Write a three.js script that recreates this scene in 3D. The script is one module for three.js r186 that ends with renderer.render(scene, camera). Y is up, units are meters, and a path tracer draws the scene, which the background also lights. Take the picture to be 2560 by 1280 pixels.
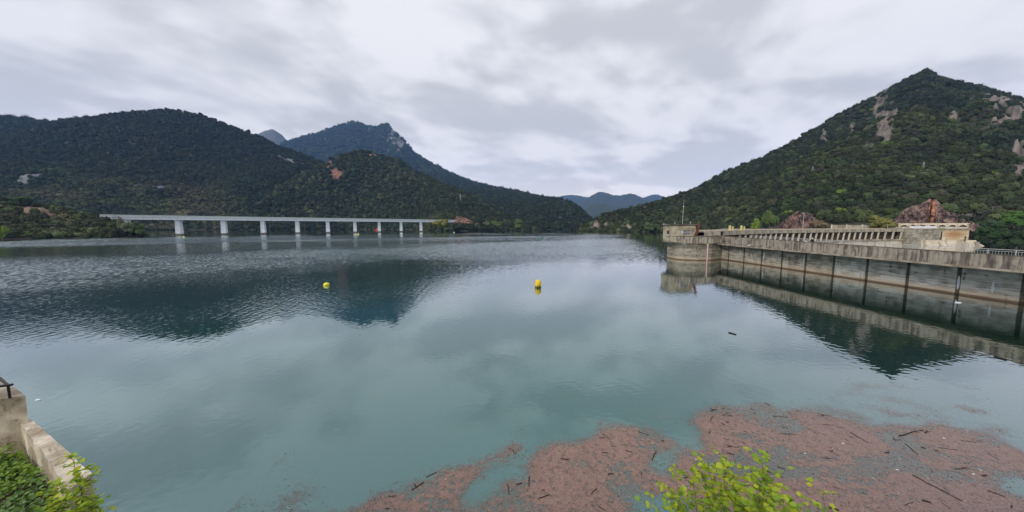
import * as THREE from 'three';
import { mergeGeometries } from 'three/addons/utils/BufferGeometryUtils.js';
import { MarchingCubes } from 'three/addons/objects/MarchingCubes.js';

// ---------------------------------------------------------------- camera, sky, sun, exposure
const EYE = 8, PITCH = Math.atan(76 / 800);
const scene = new THREE.Scene();
const camera = new THREE.PerspectiveCamera(2 * Math.atan(640 / 800) * 180 / Math.PI, 2, 0.1, 30000);
camera.position.set(0, EYE, 0);
camera.rotation.set(-PITCH, 0, 0);
const renderer = new THREE.WebGLRenderer({ antialias: true });
renderer.toneMapping = THREE.LinearToneMapping;
renderer.toneMappingExposure = 1.6;
renderer.shadowMap.enabled = true;

// noise helpers
const hash = (x, y, z = 0) => { let h = Math.imul(x | 0, 374761393) ^ Math.imul(y | 0, 668265263) ^ Math.imul(z | 0, 1274126177); h = Math.imul(h ^ (h >>> 13), 1274126177); h = Math.imul(h ^ (h >>> 16), 2246822519); return ((h ^ (h >>> 15)) >>> 0) / 4294967296; };
const sm = (t) => t * t * t * (t * (t * 6 - 15) + 10);
const mod = (a, n) => ((a % n) + n) % n;
function vn(x, y, s = 0, px = 0, py = 0) {           // value noise -1..1, periodic when px, py are given
  const ix = Math.floor(x), iy = Math.floor(y), fx = sm(x - ix), fy = sm(y - iy);
  const X0 = px ? mod(ix, px) : ix, X1 = px ? mod(ix + 1, px) : ix + 1, Y0 = py ? mod(iy, py) : iy, Y1 = py ? mod(iy + 1, py) : iy + 1;
  const a = hash(X0, Y0, s), b = hash(X1, Y0, s), c = hash(X0, Y1, s), d = hash(X1, Y1, s);
  return ((a + (b - a) * fx) * (1 - fy) + (c + (d - c) * fx) * fy) * 2 - 1;
}
function fbm(x, y, o = 4, s = 0, px = 0, py = 0) { let v = 0, a = 0.5, f = 1; for (let i = 0; i < o; i++) { v += a * vn(x * f + (px ? 0 : i * 17.3), y * f + (px ? 0 : i * 9.1), s + i, px * f, py * f); a *= 0.5; f *= 2; } return v; }
function vn3(x, y, z, s = 0) {
  const iz = Math.floor(z), f = sm(z - iz);
  return vn(x, y, s + iz * 7 + 101) * (1 - f) + vn(x, y, s + iz * 7 + 108) * f;
}
const rngOf = (seed) => { let s = seed | 0; return () => { s = (s + 0x6d2b79f5) | 0; let t = Math.imul(s ^ (s >>> 15), 1 | s); t = (t + Math.imul(t ^ (t >>> 7), 61 | t)) ^ t; return ((t ^ (t >>> 14)) >>> 0) / 4294967296; }; };
const clamp = THREE.MathUtils.clamp, lerp = THREE.MathUtils.lerp, sstep = THREE.MathUtils.smoothstep;
const V = (x, y, z) => new THREE.Vector3(x, y, z);

{ // overcast sky: a broken grey stratocumulus sheet seen from below, the same in every direction
  const W = 2048, H = 1024, data = new Float32Array(W * H * 4);
  for (let j = 0; j < H; j++) {
    const el = ((j + 0.5) / H - 0.5) * Math.PI, y = Math.sin(el), c = Math.cos(el);
    for (let i = 0; i < W; i++) {
      const a = ((i + 0.5) / W - 0.5) * 2 * Math.PI, x = Math.cos(a) * c, z = Math.sin(a) * c, o = (j * W + i) * 4;
      const k = 1 / (Math.max(y, 0) + 0.19), ca = Math.cos(0.45), sa = Math.sin(0.45);
      let u = (x * ca - z * sa) * k, v = (x * sa + z * ca) * k;
      u = u * 1.1 + 5.3; v = v * 1.35 + 2.2;
      const wx = fbm(u * 0.7 + 5, v * 0.7, 3, 11), wy = fbm(u * 0.7, v * 0.7 + 9, 3, 23);
      const big = fbm(u * 0.75 + wx * 0.5, v * 0.75 + wy * 0.5, 3, 31), mid = fbm(u * 2.1 + wx * 0.8, v * 2.1 + wy * 0.8, 4, 47), fine = fbm(u * 5.5 + wx * 1.3, v * 5.5 + wy * 1.3, 4, 61);
      const d = clamp(0.68 + big * 0.8 + mid * 0.8 + fine * 0.45, 0, 1), lo = sstep(y, 0.0, 0.30);
      const b = lerp(0.62 + 0.38 * sm(d), 0.28 + 0.72 * sm(d), sstep(y, 0.02, 0.26)) , warm = 1 - lo;
      const B = lerp(0.35, 0.605, b) * lerp(1.26, 1.0, sstep(y, 0.0, 0.30));
      data[o] = B * lerp(0.99, 1.06, warm) * lerp(0.972, 1, b); data[o + 1] = B * 0.985; data[o + 2] = B * lerp(1.025, 0.95, warm) * lerp(1.03, 1.0, b); data[o + 3] = 1;
    }
  }
  const t = new THREE.DataTexture(data, W, H, THREE.RGBAFormat, THREE.FloatType);
  t.mapping = THREE.EquirectangularReflectionMapping; t.magFilter = THREE.LinearFilter; t.needsUpdate = true;
  scene.background = t; scene.environment = t;
}
const sun = new THREE.DirectionalLight(new THREE.Color(1, 0.95, 0.88), 1.4);
sun.position.set(-500, 430, 540); sun.target.position.set(60, 0, -150);
sun.castShadow = true; sun.shadow.radius = 26; sun.shadow.mapSize.set(4096, 4096);
Object.assign(sun.shadow.camera, { left: -900, right: 900, top: 900, bottom: -900, near: 1, far: 3000 });
scene.add(sun, sun.target);
scene.fog = new THREE.FogExp2(new THREE.Color(0.24, 0.48, 1.0), 0.000074);

// ---------------------------------------------------------------- bookkeeping
const used = new Map();
function numbered(n) { const k = used.get(n) ?? 0; used.set(n, k + 1); return k ? n + '_' + String(k).padStart(3, '0') : n; }
function tag(o, label, category, group, kind) { if (label) o.userData.label = label; if (category) o.userData.category = category; if (group) o.userData.group = group; if (kind) o.userData.kind = kind; return o; }
function shade(m) { m.castShadow = m.receiveShadow = true; return m; }
function obj(name, geos, mat, parent) {
  const g = Array.isArray(geos) ? (geos.length > 1 ? mergeGeometries(geos) : geos[0]) : geos;
  const m = shade(new THREE.Mesh(g, mat)); m.name = parent ? name : numbered(name); (parent ?? scene).add(m); return m;
}
function thing(name, label, category, pos = [0, 0, 0], ry = 0, group) {
  const o = new THREE.Group(); o.name = numbered(name); o.position.set(...pos); o.rotation.y = ry; scene.add(o); return tag(o, label, category, group);
}
function structure(name, geo, mat, label) { const m = obj(name, geo, mat); return tag(m, label, null, null, 'structure'); }
// pixel of the photograph -> direction -> place at a height or a distance
const CT = Math.cos(PITCH), ST = Math.sin(PITCH);
function ray(px, py) { const y = 640 - py; return V(px - 1280, y * CT - 800 * ST, -(800 * CT + y * ST)); }
function onLevel(px, py, h = 0) { const d = ray(px, py), t = (h - EYE) / d.y; return V(d.x * t, h, d.z * t); }
function atDist(px, py, D) { const d = ray(px, py), t = D / Math.hypot(d.x, d.z); return V(d.x * t, EYE + d.y * t, d.z * t); }
const azOf = (px, py) => { const d = ray(px, py); return Math.atan2(d.x, -d.z) * 180 / Math.PI; };
const tanOf = (px, py) => { const d = ray(px, py); return d.y / Math.hypot(d.x, d.z); };

// ---------------------------------------------------------------- textures and materials
function tex(W, H, f, srgb = true) {
  const d = new Uint8Array(W * H * 4);
  for (let j = 0; j < H; j++) for (let i = 0; i < W; i++) { const c = f(i / W, j / H), o = (j * W + i) * 4; d[o] = clamp(c[0], 0, 255); d[o + 1] = clamp(c[1], 0, 255); d[o + 2] = clamp(c[2], 0, 255); d[o + 3] = c[3] ?? 255; }
  const t = new THREE.DataTexture(d, W, H); t.wrapS = t.wrapT = THREE.RepeatWrapping; t.magFilter = THREE.LinearFilter; if (srgb) t.colorSpace = THREE.SRGBColorSpace; t.needsUpdate = true; return t;
}
const mix3 = (a, b, t) => [a[0] + (b[0] - a[0]) * t, a[1] + (b[1] - a[1]) * t, a[2] + (b[2] - a[2]) * t];
const std = (o) => new THREE.MeshStandardMaterial({ roughness: 0.9, ...o });
const lin = (r, g, b) => new THREE.Color().setRGB(r, g, b);
// every texture below has its uv in metres, scaled by a repeat
const scaled = (t, w, h) => { t.repeat.set(1 / w, 1 / h); return t; };
const parapetTex = scaled(tex(2048, 256, (u, v) => {            // 48 m x 3 m, dark run-off streaks
  const s1 = fbm(u * 240, v * 2, 3, 5, 240, 2), s2 = fbm(u * 600, v * 3, 2, 9, 600, 3), bl = fbm(u * 48, v * 4, 4, 14, 48, 4), g = vn(u * 2048, v * 256, 3);
  let c = mix3([158, 149, 134], [112, 102, 92], sstep(s1 + bl * 0.7, -0.25, 0.45));
  c = mix3(c, [78, 71, 66], 0.75 * sstep(s2 + s1 * 0.6, 0.2, 0.6)); c = mix3(c, [182, 172, 156], 0.55 * sstep(-s1 + s2, 0.42, 0.75));
  return c.map((x) => x + g * 7);
}), 48, 3);
function wallTexture(base, dark, seed) {                         // 24 m x 6 m: board marks, a pale tide band just above the water
  return scaled(tex(1024, 512, (u, v) => {
    const y = v * 6, bl = fbm(u * 24, v * 10, 4, seed, 24, 10), boards = fbm(u * 12, v * 60, 3, seed + 4, 12, 60), st = fbm(u * 60, v * 3, 3, seed + 9, 60, 3), g = vn(u * 1024, v * 512, seed);
    let c = mix3(base, dark, sstep(bl + boards * 0.9, -0.35, 0.55)); c = mix3(c, dark.map((x) => x * 0.6), 0.8 * sstep(st + boards * 0.5, 0.3, 0.7));
    const tide = sstep(0.75 + bl * 0.3 - y, 0, 0.16) * (1 - sstep(y, 5, 5.5)); c = mix3(c, [190, 168, 142], 0.55 * tide);
    c = mix3(c, [92, 70, 50], 0.8 * (1 - sstep(y, 0.1, 0.28)));
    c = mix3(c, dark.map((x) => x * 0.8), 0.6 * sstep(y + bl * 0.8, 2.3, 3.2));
    return c.map((x) => x + g * 6);
  }), 24, 6);
}
const wallGreyTex = wallTexture([204, 201, 192], [154, 151, 143], 71), wallBrownTex = wallTexture([184, 176, 160], [134, 128, 116], 83);
const concTex = scaled(tex(1024, 1024, (u, v) => {               // 12 m x 12 m
  const b = fbm(u * 12, v * 12, 5, 21, 12, 12), h = fbm(u * 8, v * 80, 3, 27, 8, 80), s = fbm(u * 90, v * 5, 3, 33, 90, 5), g = vn(u * 1024, v * 1024, 8);
  let c = mix3([168, 160, 144], [132, 123, 108], sstep(b + h * 0.7, -0.3, 0.5)); c = mix3(c, [98, 90, 80], 0.55 * sstep(s + b * 0.5, 0.25, 0.6));
  return c.map((x) => x + g * 6);
}), 12, 12);
const paleTex = scaled(tex(1024, 1024, (u, v) => {               // 20 m x 20 m, bleached warm concrete
  const b = fbm(u * 14, v * 14, 5, 121, 14, 14), h = fbm(u * 6, v * 70, 3, 127, 6, 70), s = fbm(u * 70, v * 4, 3, 133, 70, 4), g = vn(u * 1024, v * 1024, 18);
  let c = mix3([208, 196, 174], [182, 166, 140], sstep(b + h * 0.6, -0.25, 0.4)); c = mix3(c, [140, 128, 114], 0.6 * sstep(s + b * 0.6, 0.25, 0.6)); c = mix3(c, [226, 220, 210], 0.7 * sstep(b - s * 0.7, 0.28, 0.5));
  return c.map((x) => x + g * 5);
}), 20, 20);
const rockTex = scaled(tex(1024, 1024, (u, v) => {               // 16 m x 16 m
  const b = fbm(u * 8, v * 8, 6, 221, 8, 8), h = fbm(u * 30, v * 14, 4, 227, 30, 14), g = vn(u * 1024, v * 1024, 28);
  let c = mix3([142, 122, 112], [86, 74, 72], sstep(b + h * 0.5, -0.3, 0.4)); c = mix3(c, [46, 38, 38], 0.7 * sstep(h - b * 0.3, 0.25, 0.55));
  return c.map((x) => x + g * 8);
}), 16, 16);
const M = {
  parapet: std({ map: parapetTex, bumpMap: parapetTex, bumpScale: 0.01 }), wallGrey: std({ map: wallGreyTex, bumpMap: wallGreyTex, bumpScale: 0.02 }), wallBrown: std({ map: wallBrownTex, bumpMap: wallBrownTex, bumpScale: 0.02 }),
  conc: std({ map: concTex, bumpMap: concTex, bumpScale: 0.015 }), pale: std({ map: paleTex }), darkConc: std({ map: concTex, color: lin(0.36, 0.34, 0.33) }), seam: std({ map: wallBrownTex, color: lin(0.22, 0.21, 0.2), roughness: 0.7 }),
  house: std({ map: concTex, color: lin(1.15, 1.12, 1.02) }), lip: std({ map: concTex, color: lin(1.05, 1.02, 0.98) }),
  galv: std({ color: lin(0.52, 0.53, 0.54), metalness: 0.3, roughness: 0.5 }), black: std({ color: lin(0.012, 0.012, 0.014), roughness: 0.5 }), dark: std({ color: lin(0.02, 0.02, 0.022) }),
  rust: std({ color: lin(0.11, 0.035, 0.022), roughness: 0.8 }), white: std({ color: lin(0.72, 0.73, 0.76) }), pier: std({ color: lin(0.90, 0.91, 0.95), map: scaled(concTexLight(), 9, 9) }), bridgeRail: std({ color: lin(0.46, 0.51, 0.49) }),
  tide: std({ map: concTex, color: lin(0.55, 0.56, 0.58) }), yellow: std({ color: lin(0.75, 0.52, 0.01), roughness: 0.45 }), lime: std({ color: lin(0.72, 0.74, 0.05), roughness: 0.5 }), green: std({ color: lin(0.01, 0.12, 0.07), roughness: 0.4 }), red: std({ color: lin(0.65, 0.06, 0.03) }), pinkRed: std({ color: lin(0.55, 0.2, 0.17) }),
  cream: std({ color: lin(0.55, 0.5, 0.22) }), bark: std({ color: lin(0.10, 0.085, 0.065) }), rock: std({ map: rockTex, vertexColors: true }), soil: std({ color: lin(0.05, 0.035, 0.025) }), deck: std({ map: concTex, color: lin(0.8, 0.78, 0.75) }),
};
function concTexLight() { return tex(512, 512, (u, v) => { const b = fbm(u * 6, v * 6, 5, 321, 6, 6), s = fbm(u * 40, v * 3, 3, 333, 40, 3); const k = 248 + b * 26 - 34 * sstep(s, 0.25, 0.6); return [k, k, k]; }); }

// ---------------------------------------------------------------- geometry helpers
function metreUV(g) {                                            // uv in metres by the dominant axis of each face's normal
  g = g.index ? g.toNonIndexed() : g; g.computeVertexNormals();
  const p = g.attributes.position, n = g.attributes.normal, uv = new Float32Array(p.count * 2);
  for (let i = 0; i < p.count; i++) {
    const ax = Math.abs(n.getX(i)), ay = Math.abs(n.getY(i)), az = Math.abs(n.getZ(i));
    if (ay > ax && ay > az) { uv[i * 2] = p.getX(i); uv[i * 2 + 1] = p.getZ(i); } else if (ax > az) { uv[i * 2] = p.getZ(i); uv[i * 2 + 1] = p.getY(i); } else { uv[i * 2] = p.getX(i); uv[i * 2 + 1] = p.getY(i); }
  }
  g.setAttribute('uv', new THREE.BufferAttribute(uv, 2)); return g;
}
const box = (w, h, d, x = 0, y = 0, z = 0, ry = 0) => { const g = new THREE.BoxGeometry(w, h, d); if (ry) g.rotateY(ry); g.translate(x, y, z); return metreUV(g); };
// a prism: plan outline [[x, z], ...] between two heights (a height may be a function of the corner number)
function prism(pts, y0, y1) {
  const s = new THREE.Shape(pts.map(([x, z]) => new THREE.Vector2(x, -z)));
  const g = new THREE.ExtrudeGeometry(s, { depth: 1, bevelEnabled: false }); g.rotateX(-Math.PI / 2);
  const p = g.attributes.position;
  for (let i = 0; i < p.count; i++) {
    const top = p.getY(i) > 0.5; let k = 0, best = 1e9;
    pts.forEach(([x, z], n) => { const d = Math.hypot(x - p.getX(i), z - p.getZ(i)); if (d < best) { best = d; k = n; } });
    const f = top ? y1 : y0; p.setY(i, typeof f === 'function' ? f(k) : f);
  }
  return metreUV(g);
}
function bar(a, b, r, r2 = r, seg = 6) {
  const d = b.clone().sub(a), g = new THREE.CylinderGeometry(r2, r, d.length(), seg, 1);
  g.translate(0, d.length() / 2, 0); g.applyQuaternion(new THREE.Quaternion().setFromUnitVectors(V(0, 1, 0), d.normalize())); g.translate(a.x, a.y, a.z); return g.toNonIndexed();
}
function beam(a, b, w, h) {                                      // square bar between two points
  const d = b.clone().sub(a), L = d.length(), g = new THREE.BoxGeometry(w, h, L); g.translate(0, 0, L / 2);
  g.applyMatrix4(new THREE.Matrix4().lookAt(b, a, V(0, 1, 0)).setPosition(a)); return metreUV(g);
}

// ================================================================ WATER
const wind = (x, z) => {                                         // ripple steepness of the surface: calm under the bank, ruffled in the middle, calm under the far hills and beside the dam
  const r = Math.hypot(x, z), az = Math.atan2(x, -z), n = fbm(x * 0.016 + 4, z * 0.03 + 2, 3, 404), n2 = fbm(x * 0.05, z * 0.09, 3, 414);
  const rr = r * (1 + n2 * 0.22) + n * 10, band = fbm(x * 0.004 + 1, z * 0.022 + az * 2, 3, 424);
  const ruffled = 0.17 * sstep(rr, 34, 48) + 0.83 * sstep(rr, 60, 104), far = 1 - 0.92 * sstep(rr, 300, 345);
  const side = 1 - 0.15 * sstep(az, -0.14, 0.1), dam = 1 - 0.93 * sstep(x - 0.32 * -z, -6, 18);
  return 0.006 + 0.125 * ruffled * far * side * dam * (1 - 0.5 * sstep(-az, 0.62, 0.9) * (1 - sstep(rr, 75, 105))) * clamp(0.9 + n * 0.7 + band * 1.3, 0.3, 1.6);
};
const tileN = 512, tileA = new Float32Array(tileN * tileN), tileB = new Float32Array(tileN * tileN), tileC = new Float32Array(tileN * tileN);
{
  const R = rngOf(5), w = [];
  while (w.length < 90) { const k = 9 + R() * 46, a = R() * Math.PI * 2, kx = Math.round(k * Math.cos(a)), kz = Math.round(k * Math.sin(a)); w.push([kx, kz, R() * 6.283, Math.exp(-Math.pow((k - 24) / 18, 2)) * (0.6 + 0.4 * Math.abs(Math.sin(a)))]); }
  let rms = 0;
  for (let j = 0; j < tileN; j++) for (let i = 0; i < tileN; i++) {
    let sx = 0, sz = 0, h = 0;
    for (const [kx, kz, ph, am] of w) { const p = 2 * Math.PI * (kx * i + kz * j) / tileN + ph, s = am * Math.cos(p), k = Math.hypot(kx, kz); sx += s * kx / k; sz += s * kz / k; h += am * Math.sin(p) / (2 * Math.PI * k); }
    const o = j * tileN + i; tileA[o] = sx; tileB[o] = sz; tileC[o] = h; rms += sx * sx + sz * sz;
  }
  rms = Math.sqrt(rms / tileN / tileN); for (let i = 0; i < tileA.length; i++) { tileA[i] /= rms; tileB[i] /= rms; tileC[i] /= rms; }
}
function waveAt(x, z, out) {                                     // slopes along x and z and the height of the unit wave field
  let sx = 0, sz = 0, h = 0;
  for (const [size, rot, am] of [[6, 0.4, 0.78], [14, 1.9, 0.6]]) {
    const c = Math.cos(rot), s = Math.sin(rot), u = (x * c - z * s) / size * tileN, v = (x * s + z * c) / size * tileN, iu = Math.floor(u), iv = Math.floor(v), fu = u - iu, fv = v - iv;
    const a = mod(iu, tileN), b = mod(iu + 1, tileN), p = mod(iv, tileN) * tileN, q = mod(iv + 1, tileN) * tileN;
    const L = (T) => (T[p + a] * (1 - fu) + T[p + b] * fu) * (1 - fv) + (T[q + a] * (1 - fu) + T[q + b] * fu) * fv, A = L(tileA), B = L(tileB);
    sx += am * (A * c + B * s); sz += am * (-A * s + B * c); h += am * size * L(tileC);
  }
  out[0] = sx; out[1] = sz; out[2] = h;
}
{
  const area = [-400, 240, -420, 100];
  const field = (N, f) => {
    const [x0, x1, z0, z1] = area, d = new Float32Array(N * N * 4);
    for (let j = 0; j < N; j++) for (let i = 0; i < N; i++) { const c = f(lerp(x0, x1, (i + 0.5) / N), lerp(z1, z0, (j + 0.5) / N)), o = (j * N + i) * 4; d[o] = c[0]; d[o + 1] = c[1]; d[o + 2] = c[2]; d[o + 3] = 1; }
    const t = new THREE.DataTexture(d, N, N, THREE.RGBAFormat, THREE.FloatType); t.magFilter = THREE.LinearFilter; t.needsUpdate = true; return t;
  };
  // milky sediment by the bank; dark reflections painted in beside dam and far out
  const siltAndReflection = field(384, (x, z) => { const r = Math.hypot(x, z), k = (1 - 0.8 * sstep(r + 8 * fbm(x * 0.06, z * 0.06, 3, 55), 12, 55)) * (1 - 0.85 * sstep(x + 0.55 * z, -2, 10)) * (1 - 0.35 * sstep(fbm(x * 0.05 + 3, z * 0.05, 3, 65), 0, 0.4)); const e = sstep(x - 0.25 * -z, -14, 6); return [lerp(0.001, 0.012, k), lerp(lerp(0.024, 0.015, e), 0.060, k), lerp(lerp(0.019, 0.008, e), 0.037, k)]; });
  // ripples finer than the mesh act as roughness
  const ruffle = field(768, (x, z) => { const q = 0.55 * Math.sqrt(0.9 * Math.max(0, wind(x, z) - 0.005)); return [q, q, q]; });
  const mat = new THREE.MeshPhysicalMaterial({ color: 0xffffff, map: siltAndReflection, ior: 2.4, specularColor: new THREE.Color(0.42, 0.90, 0.92), roughness: 1, roughnessMap: ruffle, clearcoat: 1, clearcoatRoughness: 1, clearcoatRoughnessMap: ruffle });
  const rows = [0.05, 4, 8], cols = [], step = 0.003, half = 62 * Math.PI / 180; for (let q = 11; q < 340; q *= 1 + step) rows.push(q); rows.push(400, 520, 700, 1000, 1600, 2600, 4500);
  const nd = Math.round(2 * half / step); for (let i = 0; i <= nd; i++) cols.push(-half + 2 * half * i / nd); for (let i = 1; i <= 24; i++) cols.push(half + (2 * Math.PI - 2 * half) * i / 24);
  const NR = rows.length, NC = cols.length, pos = new Float32Array(NR * NC * 3), nor = new Float32Array(NR * NC * 3), uv = new Float32Array(NR * NC * 2), idx = new Uint32Array((NR - 1) * (NC - 1) * 6), o = [0, 0, 0];
  let n = 0;
  rows.forEach((r, j) => cols.forEach((a, i) => {
    const k = j * NC + i, x = r * Math.sin(a), z = -r * Math.cos(a), live = r > 10.5 && r < 345 && i <= nd; let y = 0, sx = 0, sz = 0;
    if (live) { const A = wind(x, z) * Math.min(1, (r - 10.5) / 3) * Math.min(1, (345 - r) / 20) * Math.min(1, (nd - i) / 10, i / 10); waveAt(x, z, o); sx = o[0] * A; sz = o[1] * A; y = o[2] * A; }
    pos[k * 3] = x; pos[k * 3 + 1] = y; pos[k * 3 + 2] = z; const l = 1 / Math.hypot(sx, sz, 1); nor[k * 3] = -sx * l; nor[k * 3 + 1] = l; nor[k * 3 + 2] = -sz * l; uv[k * 2] = (x - area[0]) / (area[1] - area[0]); uv[k * 2 + 1] = (area[3] - z) / (area[3] - area[2]);
    if (j < NR - 1 && i < NC - 1) { idx.set([k, k + 1, k + NC + 1, k, k + NC + 1, k + NC], n); n += 6; }
  }));
  const g = new THREE.BufferGeometry(); g.setAttribute('position', new THREE.BufferAttribute(pos, 3)); g.setAttribute('normal', new THREE.BufferAttribute(nor, 3)); g.setAttribute('uv', new THREE.BufferAttribute(uv, 2)); g.setIndex(new THREE.BufferAttribute(idx, 1));
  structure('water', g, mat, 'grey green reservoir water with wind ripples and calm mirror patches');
}

// ================================================================ HILLS
function curve(pts, key) {                                       // smooth interpolation over azimuth
  return (a) => {
    const n = pts.length; if (a <= pts[0].a) return pts[0][key]; if (a >= pts[n - 1].a) return pts[n - 1][key];
    let i = 0; while (pts[i + 1].a < a) i++;
    const p = pts[i], q = pts[i + 1], t = (a - p.a) / (q.a - p.a), h = q.a - p.a, o = pts[Math.max(0, i - 1)], r = pts[Math.min(n - 1, i + 2)];
    let m0 = i > 0 ? (q[key] - o[key]) / (q.a - o.a) : (q[key] - p[key]) / h, m1 = i < n - 2 ? (r[key] - p[key]) / (r.a - p.a) : (q[key] - p[key]) / h;
    const t2 = t * t, t3 = t2 * t; return (2 * t3 - 3 * t2 + 1) * p[key] + (t3 - 2 * t2 + t) * h * m0 + (-2 * t3 + 3 * t2) * q[key] + (t3 - t2) * h * m1;
  };
}
function hill(spec) {
  const pts = spec.line.map(([px, py, D, F, b]) => ({ a: azOf(px, py), e: tanOf(px, py), D, F, b }));
  for (const k of ['D', 'F', 'b']) { let last = pts.find((p) => p[k] !== undefined)?.[k] ?? -1; for (const p of pts) last = p[k] = p[k] ?? last; }
  const E = curve(pts, 'e'), D = curve(pts, 'D'), F = curve(pts, 'F'), B = curve(pts, 'b'), s = spec.seed, L = spec.gully ?? 160;
  const tAt = (x, z) => { const a = Math.atan2(x, -z) * 180 / Math.PI, f = F(a); return [(Math.hypot(x, z) - f) / (D(a) - f), a]; };
  const height = (x, z) => {
    let [t, a] = tAt(x, z); const d = D(a), top = Math.max(EYE + E(a) * d - (spec.lift ?? 4), 0.5), b = B(a);
    t += 0.03 * fbm(x / 60, z / 60, 2, s + 50) * (t < 0.9 ? 1 : 0);
    if (t < 0) return b + Math.max(-16, t * 420);
    const bump = Math.min(t, 1) * Math.max(0, 1 - t) * 4, rid = 1 - 2 * Math.abs(fbm(x / L, z / L, 3, s));
    let h = t <= 1 ? b + (top - b) * Math.pow(t, spec.pow ?? 1.02) : top * (1 - 0.75 * (t - 1));
    h += (top - b) * bump * (spec.rough ?? 0.09) * (rid - 0.62) + fbm(x / 22, z / 22, 3, s + 9) * (spec.lump ?? 2.2) * Math.min(1, Math.max(t, 0) * 4);
    return h;
  };
  const a0 = pts[0].a, a1 = pts[pts.length - 1].a, na = spec.na ?? 200, nr = spec.nr ?? 70, pos = [], col = [], idx = [];
  const t0 = -0.1, t1 = spec.back ?? 1.5;
  for (let j = 0; j <= nr; j++) for (let i = 0; i <= na; i++) {
    const a = a0 + (a1 - a0) * i / na, t = t0 + (t1 - t0) * Math.pow(j / nr, 1.15), r = F(a) + (D(a) - F(a)) * t, x = r * Math.sin(a * Math.PI / 180), z = -r * Math.cos(a * Math.PI / 180);
    let h = height(x, z); const rk = spec.rocks ? spec.rocks(a, (h - EYE) / r, x, z) : 0;
    if (rk > 0) h += rk * clamp((r - 250) / 300, 0.06, 1) * (spec.crag ?? 4) * (Math.abs(fbm(x / 11, z / 11, 4, 77)) * 2.4 - 0.4);
    pos.push(x, h, z); col.push(...spec.ground(x, h, z, rk, t));
  }
  for (let j = 0; j < nr; j++) for (let i = 0; i < na; i++) { const k = j * (na + 1) + i; idx.push(k, k + 1, k + na + 2, k, k + na + 2, k + na + 1); }
  const g = new THREE.BufferGeometry(); g.setAttribute('position', new THREE.Float32BufferAttribute(pos, 3)); g.setAttribute('color', new THREE.Float32BufferAttribute(col, 3)); g.setIndex(idx); g.computeVertexNormals();
  structure(spec.name, g, std({ vertexColors: true, roughness: 1 }), spec.label);
  return { height, tAt, D, F, a0, a1, spec };
}
// one colour table for rock and bare earth, blended per vertex
const earth = [0.04, 0.042, 0.026];
const blend = (a, b, t) => [a[0] + (b[0] - a[0]) * t, a[1] + (b[1] - a[1]) * t, a[2] + (b[2] - a[2]) * t];
const blob = (px, py, rx, ry, rot = 0) => { const c = Math.cos(rot), s = Math.sin(rot), A = azOf(px, py), T = tanOf(px, py), k = 0.043; return (a, t) => { const dx = (a - A) / k, dy = (t - T) * 1150, u = (dx * c + dy * s) / rx, v = (-dx * s + dy * c) / ry; return 1 - Math.hypot(u, v); }; };
const rockSet = (list, tint) => (a, t, x, z) => { let m = 0; const n = fbm(x / 24, z / 24, 3, 888) * 0.9; for (const f of list) m = Math.max(m, sstep(f(a, t) + n, 0.0, 0.25)); return m; };

const rightHill = hill({
  name: 'hill', label: 'tall dark wooded hill rising behind the dam to a sharp peak', seed: 1000, na: 460, nr: 230, gully: 170, rough: 0.14, crag: 9, back: 1.35,
  line: [[1438, 579, 482, 470, -1], [1452, 566, 490, 466], [1478, 548, 500, 462], [1520, 530, 520, 455], [1580, 516, 540, 445], [1640, 500, 570, 435], [1700, 482, 600, 420], [1760, 459, 640, 400], [1820, 424, 680, 355, 0], [1900, 394, 730, 300, 4], [1970, 359, 790, 270, 5.5], [2040, 319, 850, 256, 5.5], [2110, 279, 920, 252, 5.5], [2190, 239, 1000, 250, 5.5], [2250, 208, 1050, 250], [2290, 187, 1090, 250], [2313, 175, 1100, 250], [2330, 183, 1100, 250], [2360, 197, 1100, 250], [2400, 206, 1100, 250, 4], [2450, 217, 1100, 215, -8], [2500, 232, 1100, 190, -15], [2560, 248, 1100, 178, -20], [2700, 300, 1100, 170, -20], [3000, 380, 1000, 170, -20], [3700, 470, 900, 170, -20]],
  rocks: rockSet([blob(2208, 285, 16, 95, 0.16), blob(2224, 322, 21, 38, 0), blob(2202, 255, 10, 34), blob(2496, 252, 14, 26, 0.9), blob(2536, 284, 24, 11, 0.5), blob(2548, 420, 12, 40), blob(2058, 345, 6, 30), blob(1500, 566, 36, 5), blob(1560, 572, 40, 4), blob(2332, 548, 92, 26), blob(1990, 553, 46, 15), blob(2420, 555, 26, 12), blob(2130, 330, 5, 16), blob(2380, 300, 6, 18), blob(2450, 460, 6, 22)]),
  ground: (x, h, z, rk) => blend(earth, blend([0.085, 0.07, 0.06], [0.25, 0.21, 0.185], clamp(0.5 + fbm(x / 6, h / 5, 4, 3) * 1.8, 0, 1)), rk),
});
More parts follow.
